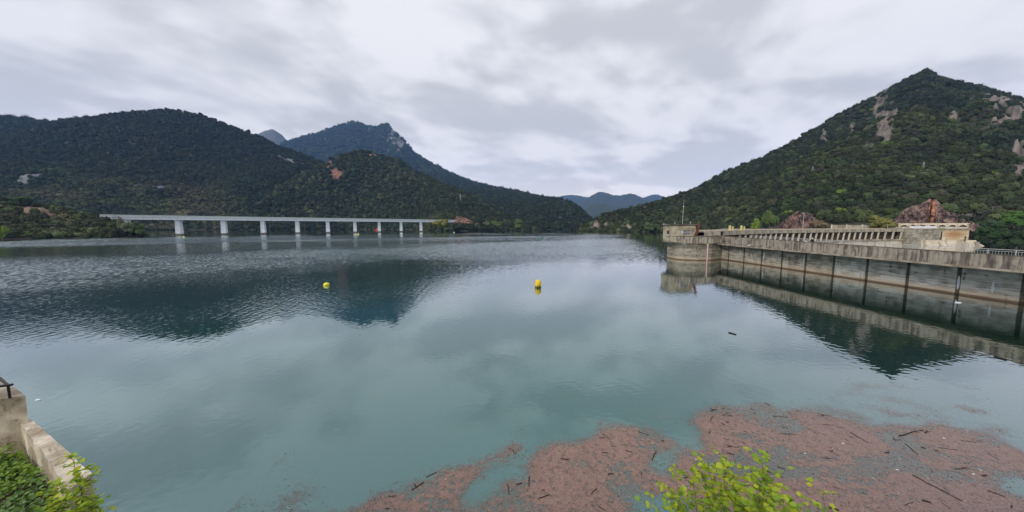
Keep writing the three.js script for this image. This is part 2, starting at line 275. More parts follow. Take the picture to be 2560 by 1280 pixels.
const leftHill = hill({
  name: 'hill', label: 'broad rounded wooded hill behind the bridge on the far shore', seed: 2000, na: 300, nr: 110, gully: 260, rough: 0.10, crag: 6,
  line: [[-400, 420, 1750, 760, -1], [-150, 365, 1750, 800], [0, 336, 1700, 830], [60, 319, 1680, 840], [130, 305, 1650, 850], [200, 296, 1600, 850], [300, 283, 1560, 850], [420, 274, 1540, 850], [490, 284, 1520, 850], [560, 307, 1480, 850], [640, 337, 1420, 840], [700, 364, 1380, 830], [780, 394, 1300, 820], [860, 427, 1220, 820], [930, 472, 1080, 810], [1000, 522, 920, 800], [1060, 566, 810, 795]],
  rocks: rockSet([blob(70, 446, 13, 8, 0.5), blob(88, 437, 10, 6, 0.2), blob(106, 434, 8, 5), blob(395, 468, 15, 5, 0.2), blob(730, 402, 36, 5, -0.2)]),
  ground: (x, h, z, rk) => blend(earth, blend([0.05, 0.05, 0.055], [0.19, 0.19, 0.20], clamp(0.5 + fbm(x / 9, h / 7, 4, 3) * 1.9, 0, 1)), rk),
});
const ridgeHill = hill({
  name: 'hill', label: 'farther dark ridge left of the broad rounded hill', seed: 2500, na: 80, nr: 40, gully: 300, rough: 0.05, lift: 6,
  line: [[-500, 310, 2050, 1500, 20], [-100, 286, 2050], [0, 289, 2050], [60, 293, 2050], [130, 305, 2000], [220, 340, 1950], [320, 390, 1900]],
  ground: () => [0.016, 0.024, 0.014],
});
const midHill = hill({
  name: 'hill', label: 'lower wooded hill with a red earth scar above the bridge', seed: 3000, na: 260, nr: 110, gully: 190, rough: 0.10, crag: 4,
  line: [[560, 566, 860, 800, -1], [640, 510, 900, 800], [700, 466, 960, 800], [760, 430, 1030, 800], [820, 399, 1080, 800], [870, 382, 1120, 800], [905, 375, 1130, 780], [960, 388, 1100, 740], [1010, 404, 1040, 690], [1035, 424, 980, 640], [1065, 436, 920, 560], [1100, 457, 860, 500], [1150, 474, 800, 490], [1200, 501, 740, 500], [1250, 527, 690, 520], [1300, 552, 630, 545], [1345, 576, 580, 560]],
  rocks: rockSet([blob(838, 434, 36, 26, -0.5), blob(822, 415, 14, 22), blob(860, 396, 5, 8), blob(880, 413, 4, 7), blob(935, 388, 26, 5, -0.1), blob(1290, 534, 18, 4), blob(1150, 497, 5, 20)]),
  ground: (x, h, z, rk) => blend(earth, blend([0.12, 0.075, 0.06], Math.atan2(x, -z) < -0.47 ? [0.30, 0.14, 0.10] : [0.26, 0.2, 0.16], clamp(0.5 + fbm(x / 7, h / 6, 4, 3) * 1.8, 0, 1)), rk),
});
const cliffMountain = hill({
  name: 'mountain', label: 'bluish mountain with a bare rock cliff on its right shoulder', seed: 4000, na: 320, nr: 90, gully: 420, rough: 0.055, lump: 8, lift: 6, crag: 26,
  line: [[560, 470, 4000, 2300, 40], [640, 400, 4000, 2300, 40], [715, 354, 4000, 2300, 40], [740, 347, 4000], [800, 330, 4000], [850, 314, 4000], [888, 305, 4000], [915, 313, 3950], [935, 318, 3900], [950, 314, 3850], [965, 309, 3800], [985, 326, 3700, 2000, 30], [1010, 351, 3550], [1035, 380, 3400, 1700, 20], [1075, 407, 3100, 1200, 5], [1140, 439, 2550, 800, -1], [1190, 457, 2150, 700, -1], [1250, 470, 1820, 650], [1300, 480, 1580, 620], [1350, 490, 1380, 620], [1400, 497, 1180, 640], [1440, 512, 1010, 660], [1480, 546, 855, 690], [1515, 574, 780, 720]],
  rocks: (a, t, x, z) => Math.max(rockSet([blob(978, 335, 13, 30, -0.45), blob(1005, 362, 11, 36, -0.75), blob(992, 350, 14, 20, -0.6), blob(925, 325, 8, 8)])(a, t, x, z), 0),
  ground: (x, h, z, rk) => blend([0.03, 0.042, 0.03], blend([0.07, 0.065, 0.065], [0.27, 0.25, 0.24], clamp(0.5 + fbm(x / 24, h / 34, 4, 3) * 1.9, 0, 1)), rk),
});
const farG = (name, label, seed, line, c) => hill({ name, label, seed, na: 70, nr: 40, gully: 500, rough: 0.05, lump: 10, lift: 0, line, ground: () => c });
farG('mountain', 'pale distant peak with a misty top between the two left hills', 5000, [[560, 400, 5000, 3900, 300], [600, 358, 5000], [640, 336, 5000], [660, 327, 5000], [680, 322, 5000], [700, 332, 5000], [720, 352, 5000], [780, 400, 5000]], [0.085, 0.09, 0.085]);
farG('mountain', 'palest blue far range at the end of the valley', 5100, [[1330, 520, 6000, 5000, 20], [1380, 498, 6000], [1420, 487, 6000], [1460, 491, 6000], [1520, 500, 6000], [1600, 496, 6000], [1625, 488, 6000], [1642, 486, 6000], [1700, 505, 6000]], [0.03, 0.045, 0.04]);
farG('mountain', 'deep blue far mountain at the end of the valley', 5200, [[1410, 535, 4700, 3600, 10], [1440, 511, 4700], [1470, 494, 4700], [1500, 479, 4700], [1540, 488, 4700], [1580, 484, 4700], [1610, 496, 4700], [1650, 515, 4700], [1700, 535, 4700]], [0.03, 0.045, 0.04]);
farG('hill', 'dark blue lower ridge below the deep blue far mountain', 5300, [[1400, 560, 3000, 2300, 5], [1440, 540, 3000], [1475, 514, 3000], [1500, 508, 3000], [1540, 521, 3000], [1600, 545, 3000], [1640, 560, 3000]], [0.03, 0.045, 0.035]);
const spit = hill({
  name: 'hill', label: 'low wooded spit with a bare brown slope at the left shore', seed: 6000, na: 160, nr: 50, gully: 60, rough: 0.05, lift: 3.6, lump: 1.2,
  line: [[-500, 450, 520, 350, -1], [-150, 480, 480, 352], [0, 493, 455, 352], [60, 501, 450, 352], [100, 507, 440, 352], [150, 520, 425, 350], [200, 529, 408, 348], [235, 537, 390, 345], [258, 547, 378, 342], [300, 557, 366, 340], [345, 571, 356, 338], [366, 589, 350, 338]],
  rocks: rockSet([blob(20, 514, 80, 13, -0.2), blob(90, 524, 36, 10, -0.4), blob(215, 580, 36, 3)]),
  ground: (x, h, z, rk) => blend([0.05, 0.045, 0.03], [0.20, 0.135, 0.095], rk),
});

// ---------------------------------------------------------------- woods
function crownGeometry(seed, n, flat) {                          // clumps of a rough crown, about 1 m in radius and 1.6 m tall, its foot at 0
  const R = rngOf(seed), gs = [];
  for (let k = 0; k < n; k++) {
    const a = R() * 6.283, rad = k ? 0.35 + R() * 0.33 : 0, r = k ? 0.36 + R() * 0.26 : 0.66, y = k ? 0.35 + R() * 0.85 * (1 - rad * 0.5) : 0.72;
    const g = new THREE.IcosahedronGeometry(r, 2), p = g.attributes.position;
    for (let i = 0; i < p.count; i++) { const x = p.getX(i), yy = p.getY(i), z = p.getZ(i), f = 1 + 0.34 * vn3(x * 4.5 / r, yy * 4.5 / r, z * 4.5 / r, seed + k * 5) * 0.9 + 0.18 * (hash(Math.round(x * 900), Math.round(yy * 900), Math.round(z * 900)) - 0.5); p.setXYZ(i, x * f + Math.cos(a) * rad, yy * f * (flat ?? 0.9) + y, z * f + Math.sin(a) * rad); }
    g.deleteAttribute('uv'); g.computeVertexNormals(); gs.push(g);
  }
  const pos = [], nor = [];
  for (let k = 0; k < 150; k++) {                                // loose leaf clumps that break the outline
    const u = R() * 6.283, w = Math.acos(1 - R() * 1.35), rr = 0.86 + R() * 0.3, c = V(Math.sin(w) * Math.cos(u) * rr, 0.75 + Math.cos(w) * rr * 0.82, Math.sin(w) * Math.sin(u) * rr), s = 0.07 + R() * 0.1;
    for (let i = 0; i < 3; i++) pos.push(c.x + (R() - 0.5) * 2 * s, c.y + (R() - 0.5) * 2 * s, c.z + (R() - 0.5) * 2 * s);
    const nn = c.clone().sub(V(0, 0.5, 0)).normalize(); for (let i = 0; i < 3; i++) nor.push(nn.x, nn.y, nn.z);
  }
  const lf = new THREE.BufferGeometry(); lf.setAttribute('position', new THREE.Float32BufferAttribute(pos, 3)); lf.setAttribute('normal', new THREE.Float32BufferAttribute(nor, 3)); gs.push(lf);
  return mergeGeometries(gs);
}
const crowns = [1, 2, 3, 4].map((s) => crownGeometry(s * 37, 6, s === 3 ? 1.15 : 0.9)), smallCrowns = [5, 6].map((s) => crownGeometry(s * 41, 3));
const leafMat = std({ color: 0xffffff, roughness: 0.95 });
const palette = { oak: [0.028, 0.047, 0.016], pine: [0.019, 0.036, 0.017], olive: [0.066, 0.080, 0.028], grey: [0.082, 0.076, 0.055], lime: [0.10, 0.15, 0.022], tan: [0.135, 0.118, 0.066] };
function wood(H, spacing, size, label, pick, geos, opt = {}) {
  const root = tag(new THREE.Group(), label, 'forest', null, 'stuff'); root.name = numbered('forest'); scene.add(root);
  const lists = geos.map(() => []), R = rngOf(H.spec.seed + 7), m = new THREE.Matrix4(), q = new THREE.Quaternion();
  const rMin = 100, a0 = H.a0 * Math.PI / 180, a1 = Math.min(H.a1, opt.maxAz ?? 66) * Math.PI / 180;
  let rEnd = 0, rBeg = 1e9; for (let a = H.a0; a <= H.a1; a += 1) { rEnd = Math.max(rEnd, H.D(a) * 1.06); rBeg = Math.min(rBeg, H.F(a)); }
  for (let r = Math.max(rMin, rBeg); r < rEnd; r += spacing(r)) {
    const sp = spacing(r), da = sp / r;
    for (let a = Math.max(a0, -66 * Math.PI / 180); a < a1; a += da) {
      const aa = a + (R() - 0.5) * da * 0.95, rr = r + (R() - 0.5) * sp * 0.95, x = rr * Math.sin(aa), z = -rr * Math.cos(aa), [t, ad] = H.tAt(x, z);
      const s1 = R(), s2 = R(), s3 = R(), s4 = R();
      if (t < 0.004 || t > 1.12) continue;
      const h = H.height(x, z); if (h < 0.15 && (opt.minH ?? 0.15) > 0) continue;
      if (H.spec.rocks) { const rk = H.spec.rocks(ad, (h - EYE + 2) / rr, x, z); if (rk > 0.3 && s4 < (opt.bare ?? 0.62) + 0.36 * sstep(fbm(x / 13, z / 13, 2, 99), -0.25, 0.1)) continue; }
      const c = pick(x, h, z, t, ad, s2); if (!c) continue;
      const S = size(rr) * (0.55 + s1 * 0.9) * (c.big ?? 1), n = Math.floor(s3 * geos.length * 0.999);
      q.setFromAxisAngle(V(0, 1, 0), s3 * 97); m.compose(V(x, h - S * 0.18, z), q, V(S, S * (0.85 + s4 * 0.5) * (c.tall ?? 1), S)); lists[n].push([m.clone(), c]);
    }
  }
  lists.forEach((l, i) => {
    const im = shade(new THREE.InstancedMesh(geos[i], leafMat, l.length)); im.name = 'tree_crowns'; im.userData.kind = 'stuff';
    const k = new THREE.Color(), RR = rngOf(i + 5), vary = opt.vary ?? 1;
    l.forEach(([mm, c], j) => { im.setMatrixAt(j, mm); const f = lerp(0.9, 0.34 + RR() * RR() * 1.75, vary); k.setRGB(c[0] * f * (0.92 + RR() * 0.16), c[1] * f, c[2] * f * (0.9 + RR() * 0.2)); im.setColorAt(j, k); });
    root.add(im);
  });
}
const some = (a, b, t) => { const c = blend(a, b, clamp(t, 0, 1)); return c; };
wood(rightHill, (r) => lerp(3.7, 5.5, sstep(r, 250, 1000)), (r) => lerp(2.4, 3.4, sstep(r, 250, 1000)), 'dense evergreen wood covering the tall hill behind the dam', (x, h, z, t, a, s) => {
  const n = fbm(x / 110, z / 110, 4, 12), n2 = fbm(x / 30, z / 30, 2, 15), low = 1 - sstep(t, 0.1, 0.6);
  if (s > 0.985 - low * 0.03 && n2 > -0.1) return palette.lime.map((v) => v * 0.7);
  let c = some(palette.oak, palette.olive, low * (0.6 + n * 1.5) + n2 * 0.7 + (s - 0.5) * 0.6); if (s > 0.86) c = some(c, palette.grey, 0.6); c = some(c, palette.pine, sstep(n, 0.05, 0.3) * 0.85); const up = 1 - 0.22 * sstep(t + n * 0.6, 0.35, 0.75); return c.map((v) => v * up);
}, crowns, { minH: -1, vary: 0.85 });
wood(leftHill, (r) => lerp(4.9, 7.6, sstep(r, 850, 1600)), (r) => lerp(3.3, 4.8, sstep(r, 850, 1600)), 'dark wood covering the broad rounded hill behind the bridge', (x, h, z, t, a, s) => {
  const n = fbm(x / 150, z / 150, 3, 22), n2 = fbm(x / 45, z / 45, 2, 25), low = 1 - sstep(t, 0.05, 0.38);
  let c = some(palette.pine, palette.oak, 0.5 + n2 * 1.2 + low * 0.3); c = some(c, palette.tan, low * sstep(n + n2 * 0.7 + 0.15, 0.0, 0.35) * 0.9 + (s > 0.93 ? 0.3 : 0)); c = some(c, palette.olive, low * sstep(n2 - n * 0.4 + 0.08, 0.0, 0.3) * 0.9 + (s < 0.06 ? 0.4 : 0)); const up = 1 - 0.38 * sstep(t + n * 0.5, 0.25, 0.6); return c.map((v) => v * up * (1 + low * 0.25));
}, crowns, { vary: 0.72 });
wood(ridgeHill, () => 10, () => 7, 'dark wood on the farther left ridge', (x, h, z, t, a, s) => some(palette.pine, palette.oak, 0.5 + fbm(x / 90, z / 90, 2, 62)), smallCrowns);
wood(midHill, (r) => lerp(4.2, 6.4, sstep(r, 500, 1100)), (r) => lerp(2.9, 4.2, sstep(r, 500, 1100)), 'dense green wood on the lower hill with the red scar', (x, h, z, t, a, s) => {
  const n = fbm(x / 90, z / 90, 3, 32), n2 = fbm(x / 35, z / 35, 2, 35);
  let c = some(palette.pine, palette.oak, 0.75 + n * 1.3); c = some(c, palette.olive, sstep(n2, 0.0, 0.4) * 0.6 + (s < 0.1 ? 0.4 : 0)); return s > 0.93 ? some(c, palette.grey, 0.5) : c;
}, crowns);
wood(cliffMountain, (r) => lerp(7, 22, sstep(r, 700, 3600)), (r) => lerp(4.5, 14, sstep(r, 700, 3600)), 'distant wood on the bluish cliff mountain and its long ridge', (x, h, z, t, a, s) => {
  const n = fbm(x / 160, z / 160, 3, 42); return some(palette.pine, palette.oak, 0.5 + n);
}, smallCrowns);
wood(spit, (r) => 3.7, (r) => 2.7, 'scrub and low trees on the left spit', (x, h, z, t, a, s) => {
  const n = fbm(x / 30, z / 30, 2, 52); const c = some(palette.oak, palette.olive, 0.45 + n); return s > 0.8 ? some(c, palette.tan, 0.6) : c;
}, crowns, { bare: 0.8 });

// ================================================================ BRIDGE
{
  const A = V(-297.5, 0, -248.1), step = V(19.5, 0, -20.2), ang = Math.atan2(-step.z, step.x), n = 10;
  const b = thing('bridge', 'long white concrete road bridge on tall piers across the lake arm', 'bridge', [A.x, 0, A.z], ang);
  const L = step.length();
  for (let k = 0; k < n; k++) {
    const pier = obj('pier', (() => { const g = new THREE.BoxGeometry(3.0, 15.2, 4.6, 1, 1, 1), p = g.attributes.position; for (let i = 0; i < p.count; i++) if (p.getY(i) < 0) { p.setX(i, p.getX(i) * 1.15); p.setZ(i, p.getZ(i) * 1.1); } g.rotateY(-0.42); g.translate(k * L, 4.2, 0); return metreUV(g); })(), M.pier, b);
    obj('tide_band', box(3.42, 1.3, 5.12, k * L, 0.65, 0, -0.42), M.tide, pier); obj('bearing', box(1.2, 0.25, 4.4, k * L, 12.76, 0, -0.42), M.dark, pier);
    obj('cap', box(3.3, 0.8, 5.2, k * L, 12.2, 0, -0.42), M.pier, pier);
  }
  for (let k = -1; k < n + 1; k++) { const w = k < 0 ? 0.42 * L : L, c = k < 0 ? -0.21 * L : (k + 0.5) * L; obj('girder', box(w - 0.06, 1.9, 8.2, c, 13.65, 0), M.pier, b); obj('deck', box(w - 0.05, 0.35, 9.6, c, 14.78, 0), M.white, b); for (const s of [-1, 1]) obj('barrier', box(w - 0.04, 1.25, 0.25, c, 15.58, s * 4.6), M.bridgeRail, b); }
}

// ================================================================ DAM
const deckY = 4.15;
const wallX = (z) => 50 + (z + 76.3) * 0.05;                   // upstream face at the waterline
const topY = (z) => lerp(5.57, 5.06, sstep(z, -78, -28) * 0.4 + 0.6 * clamp((z + 76) / 48, 0, 1));
{
  const d = thing('dam', 'long grey concrete dam wall with overhanging solid parapet and dark vertical joints', 'dam');
  const z0 = -76.2, z1 = 34, pitch = 4.62, edges = [z0]; for (let z = -32.2 - pitch * 9; z < z1; z += pitch) if (z > z0 + 1) edges.push(z); edges.push(z1);
  obj('core', prism([[wallX(z0) + 0.35, z0], [wallX(z1) + 0.35, z1], [wallX(z1) + 8, z1], [wallX(z0) + 8, z0 - 4]], -14, deckY - 0.25), M.seam, d);
  for (let k = 0; k < edges.length - 1; k++) {
    const a = edges[k] + 0.2, b = edges[k + 1] - 0.2, m = (a + b) / 2;
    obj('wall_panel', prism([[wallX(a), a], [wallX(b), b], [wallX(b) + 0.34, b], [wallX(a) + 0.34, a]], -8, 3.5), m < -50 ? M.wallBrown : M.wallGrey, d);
    if (k) { const e = edges[k]; obj('joint', prism([[wallX(e) + 0.04 , e - 0.16], [wallX(e) + 0.10, e + 0.17], [wallX(e) + 0.36, e + 0.17], [wallX(e) + 0.36, e - 0.16]], -8, 3.48), M.seam, d); }
  }
  const px = (z) => 48.2;                                          // the parapet hangs out over the face
  obj('slab', prism([[px(z0) + 0.05, z0], [px(z1) + 0.05, z1], [58.5, z1], [57, z0]], 3.62, deckY), M.deck, d);
  const pl = 9.24; for (let a = z0; a < z1; a += pl) {
    const b = Math.min(a + pl, z1) - 0.04;
    obj('parapet_panel', prism([[px(a), a], [px(b), b], [px(b) + 0.28, b], [px(a) + 0.28, a]], 3.75, (i) => topY(i === 0 || i === 3 ? a : b)), M.parapet, d);
    obj('lip', prism([[px(a) - 0.04, a], [px(b) - 0.04, b], [px(b) + 0.3, b], [px(a) + 0.3, a]], 3.54, 3.75), M.lip, d);
    obj('coping', prism([[px(a) - 0.03, a], [px(b) - 0.03, b], [px(b) + 0.33, b], [px(a) + 0.33, a]], (i) => topY(i === 0 || i === 3 ? a : b), (i) => topY(i === 0 || i === 3 ? a : b) + 0.07), M.darkConc, d);
  }
  const R = rngOf(77); for (const [z, y, len] of [[-36.8, 0.6, 1.6], [-34.2, 0.7, 1.3], [-64, 1.2, 1.5], [-70.3, 1.5, 1.2], [-55.6, 1.2, 1.7]]) { const g = new THREE.SphereGeometry(1, 10, 8); g.scale(0.03, len / 2, 0.10 + R() * 0.06); g.translate(wallX(z) - 0.005, y + len / 2, z); obj('lime_stain', g, M.white, d); }
  for (const [z, y] of [[-72.4, 4.55], [-64.6, 4.1]]) obj('spout', bar(V(48.25, y, z), V(47.6, y - 0.12, z), 0.09), z < -70 ? M.dark : M.white, d);
  // railing along the downstream edge of the crest
  const r = thing('railing', 'pale metal railing along the far edge of the crest road', 'railing');
  const ry = (z) => 5.28 + 0.42 * clamp((-40 - z) / 36, 0, 1), rx = 55.8;
  for (let z = z0 + 1; z < 30; z += 2.1) obj('post', bar(V(rx, deckY, z), V(rx, ry(z), z), 0.035), M.galv, r);
  for (const k of [0, 0.22, 1]) for (let z = z0 + 1; z < 29; z += 8.4) obj('rail', beam(V(rx, ry(z) - k * 0.9, z), V(rx, ry(z + 8.4) - k * 0.9, z + 8.4), k ? 0.04 : 0.09, k ? 0.04 : 0.06), M.galv, r);
  const bal = []; for (let z = z0 + 1; z < 29; z += 0.24) bal.push(bar(V(rx, deckY + 0.2, z), V(rx, ry(z) - 0.2, z), 0.012, 0.012, 4)); tag(obj('baluster', bal, M.galv, r), null, null, null, 'stuff');
}
// ---- intake tower and gatehouse
{
  const t = thing('intake_tower', 'blunt concrete intake tower standing in the water at the dam corner', 'tower');
  const plan = [[38.9, -80], [38.9, -76.0], [40.2, -74.3], [42.6, -73.2], [46, -73.6], [50.4, -76.4], [53, -81], [46, -85]];
  obj('shaft', prism(plan, -14, 3.9), std({ map: wallTexture([158, 150, 134], [112, 106, 92], 93) }), t);
  obj('upper_band', prism([[38.3, -80.4], [38.3, -76.3], [40.0, -74.0], [42.5, -72.85], [46.1, -73.3], [50.6, -76.2], [53, -81], [46, -85]], 3.9, 5.46), M.parapet, t);
  obj('coping', prism([[38.25, -80.5], [38.25, -76.3], [39.95, -73.95], [42.5, -72.78], [46.13, -73.23], [50.7, -76.15], [53, -81], [46, -85]], 5.46, 5.56), M.darkConc, t);
  obj('corbel', prism([[37.5, -80.2], [37.5, -76.5], [38.6, -74.6], [40.2, -73.8], [40.6, -74.3], [39.2, -76.2], [39.2, -80.2]], (i) => (i > 3 ? 3.3 : 4.1), 4.15), M.conc, t);
  const g = thing('staff_gauge', 'red and white water level gauge fixed to the tower face', 'gauge', [45.0, 0, -73.38]);
  obj('board', box(0.28, 4.2, 0.1, 0, 1.5, 0), M.pinkRed, g); obj('scale', box(0.12, 4.1, 0.03, -0.08, 1.5, 0.066), M.white, g); obj('lamp_head', box(0.5, 0.3, 0.22, -0.14, 3.75, 0.05), M.cream, g);
  const h = thing('gatehouse', 'small beige flat roofed gatehouse with a barred window on the intake tower', 'gatehouse', [38.1, 4.2, -76.45]);
  // front wall around the window opening, side wall around the small opening
  const Y0 = 0, Y1 = 3.95, W = 5.6, Dp = 4.2, wx0 = 2.3, wx1 = 4.55, wy0 = 1.75, wy1 = 2.75;
  const wall = obj('wall', [box(wx0, Y1, 0.25, wx0 / 2, Y1 / 2, -0.125), box(W - wx1, Y1, 0.25, (W + wx1) / 2, Y1 / 2, -0.125), box(wx1 - wx0, wy0, 0.25, (wx0 + wx1) / 2, wy0 / 2, -0.125), box(wx1 - wx0, Y1 - wy1, 0.25, (wx0 + wx1) / 2, (Y1 + wy1) / 2, -0.125)], M.house, h);
  obj('side_wall', [box(0.25, Y1, 1.1, 0.125, Y1 / 2, -0.8), box(0.25, Y1, 1.5, 0.125, Y1 / 2, -Dp + 0.75), box(0.25, 1.4, 1.35, 0.125, 0.7, -2.025), box(0.25, Y1 - 2.6, 1.35, 0.125, (Y1 + 2.6) / 2, -2.025)], M.house, h);
  obj('back_wall', [box(W, Y1, 0.25, W / 2, Y1 / 2, -Dp - 0.125), box(0.25, Y1, Dp - 0.25, W - 0.125, Y1 / 2, -Dp / 2 - 0.125)], M.house, h);
  obj('floor', box(W - 0.5, 0.2, Dp - 0.3, W / 2, 0.1, -Dp / 2 - 0.1), M.dark, h);
  const win = obj('window', box(wx1 - wx0, wy1 - wy0, 0.04, (wx0 + wx1) / 2, (wy0 + wy1) / 2, -0.2), M.dark, h);
  for (let k = 0; k <= 8; k++) obj('bar', box(0.035, wy1 - wy0, 0.05, wx0 + 0.03 + k * (wx1 - wx0 - 0.06) / 8, (wy0 + wy1) / 2, -0.06), M.white, win);
  obj('transom', box(wx1 - wx0, 0.07, 0.05, (wx0 + wx1) / 2, wy0 + 0.5, -0.05), M.white, win);
  obj('shutter', box(0.36, 0.95, 0.05, wx0 + 0.24, (wy0 + wy1) / 2, -0.13), M.galv, win);
  const sw = obj('opening', box(0.04, 1.2, 1.35, 0.2, 2.0, -2.025), M.dark, h); obj('ledge', box(0.4, 0.5, 0.9, -0.05, 1.5, -1.9), M.galv, sw);
  const roof = obj('roof', box(W + 0.9, 0.2, Dp + 0.9, W / 2 + 0.05, Y1 + 0.1, -Dp / 2), M.darkConc, h);
  obj('vent_pipe', [bar(V(1.1, Y1 + 0.2, -1), V(1.1, Y1 + 0.75, -1), 0.06), bar(V(4.8, Y1 + 0.2, -0.8), V(4.8, Y1 + 0.7, -0.8), 0.07)], M.galv, roof);
  obj('lamp_arm', [bar(V(-0.5, Y1 + 0.12, -1), V(-1.5, Y1 + 0.2, -1.0), 0.04), metreUV(new THREE.SphereGeometry(0.16, 8, 6).translate(-1.55, Y1 + 0.18, -1)).deleteAttribute('uv')].map((x) => { x.deleteAttribute('uv'); return x; }), M.galv, roof);
  const p = thing('rust_pipe', 'rust red slanted pipe leaning against the gatehouse right end', 'pipe'); obj('tube', beam(V(43.3, 5.5, -75.6), V(44.35, 8.55, -75.9), 0.55, 0.3), M.rust, p); obj('foot', box(0.8, 0.12, 0.6, 43.3, 5.6, -75.6), M.dark, p);
  const an = thing('antenna', 'tall thin mast standing on the gatehouse roof', 'antenna', [41.6, 8.35, -78.5]); obj('mast', bar(V(0, 0, 0), V(0.05, 4.4, 0), 0.05, 0.03), M.galv, an); obj('whip', bar(V(0.05, 4.4, 0), V(0.07, 6.0, 0), 0.02, 0.01), M.galv, an); obj('clamp', box(0.16, 0.25, 0.16, 0.05, 4.3, 0), M.white, an);
}
// ---- far half of the dam: crest deck on slanting struts, downstream face
const arc = [[50.5, -81.5], [58, -88], [66.8, -94], [82, -104], [101.2, -113.2], [122, -122], [144, -129.5], [158, -131.5]].map(([x, z]) => V(x, 0, z));
const arcCurve = new THREE.CatmullRomCurve3(arc), AN = 60;
const station = (u, off) => { const p = arcCurve.getPointAt(clamp(u, 0, 1)), t = arcCurve.getTangentAt(clamp(u, 0, 1)); return [p.x + -t.z * off, p.z + t.x * off]; };   // off > 0 is the downstream side, towards the camera
function sweep(profile, u0, u1, n) {                              // profile [[offset, height], ...] closed, swept along the arc
  const pos = [], uv = [], idx = []; let s = 0, last = null; const P = profile.length;
  for (let i = 0; i <= n; i++) {
    const u = u0 + (u1 - u0) * i / n, c = station(u, 0); if (last) s += Math.hypot(c[0] - last[0], c[1] - last[1]); last = c; let v = 0;
    profile.forEach(([o, y], k) => { for (const q of [0, 1]) { const [oo, yy] = profile[(k + q) % P], [x, z] = station(u, oo); pos.push(x, yy, z); uv.push(s, Math.abs(profile[(k + 1) % P][1] - y) > 0.3 ? yy : oo); } });
  }
  const w = P * 2; for (let i = 0; i < n; i++) for (let k = 0; k < P; k++) { const a = i * w + k * 2, b = a + 1, c = a + w, d = b + w; idx.push(a, b, d, a, d, c); }
  const g = new THREE.BufferGeometry(); g.setAttribute('position', new THREE.Float32BufferAttribute(pos, 3)); g.setAttribute('uv', new THREE.Float32BufferAttribute(uv, 2)); g.setIndex(idx); const f = g.toNonIndexed(); f.computeVertexNormals(); return f;
}
{
  const d = thing('dam', 'curved far half of the dam with a crest deck on slanting pale struts', 'dam');
  const SP = 20; for (let k = 0; k < SP; k++) obj('deck_slab', sweep([[-4, 6.05], [2.6, 6.05], [2.6, 6.55], [-4, 6.55]], k / SP + 0.0006, (k + 1) / SP - 0.0006, 4), M.deck, d);
  for (let k = 0; k < SP; k++) obj('fascia', sweep([[2.6, 5.55], [2.8, 5.55], [2.8, 6.66], [2.6, 6.66]], k / SP + 0.0004, (k + 1) / SP - 0.0004, 4), M.lip, d);
  for (let k = 0; k < 10; k++) obj('kerb', sweep([[-4.1, 6.5], [-3.8, 6.5], [-3.8, 6.85], [-4.1, 6.85]], k / 10 + 0.001, (k + 1) / 10 - 0.001, 5), M.pale, d);
  obj('recess_wall', sweep([[-4, 1.0], [-0.2, 1.0], [-0.2, 6.05], [-4, 6.05]], 0, 1, 40), M.darkConc, d);
  obj('downstream_face', sweep([[-4, -30], [9, -30], [2.7, -8], [2.1, 2.1], [1.9, 2.35], [-4, 2.35]], 0, 1, 40), M.pale, d);
  const N = 29; for (let k = 0; k < N; k++) { const u = 0.12 + 0.865 * k / (N - 1), [x0, z0] = station(u - 0.0006, 2.1), [x1, z1] = station(u, 2.5), g = beam(V(x0, 1.8, z0), V(x1, 6.1, z1), 0.42, 0.42); obj('strut', g, M.pale, d); }
  for (let k = 0; k < 9; k++) { const u0 = 0.15 + k * 0.095, g = sweep([[2.12, 2.0], [2.5, 2.0], [2.5, 2.6], [2.12, 2.6]], u0, u0 + 0.093, 3); obj('ledge', g, M.lip, d); }
  // start wall beside the tower
  obj('end_wall', prism([[46.6, -77.2], [51.8, -79.6], [51.8, -80.2], [46.6, -77.8]], 5.2, 6.5), M.conc, d); obj('end_beam', prism([[44.4, -77.6], [52.5, -80.4], [52.5, -86], [44.4, -84]], 6.35, 6.62), M.lip, d);
}
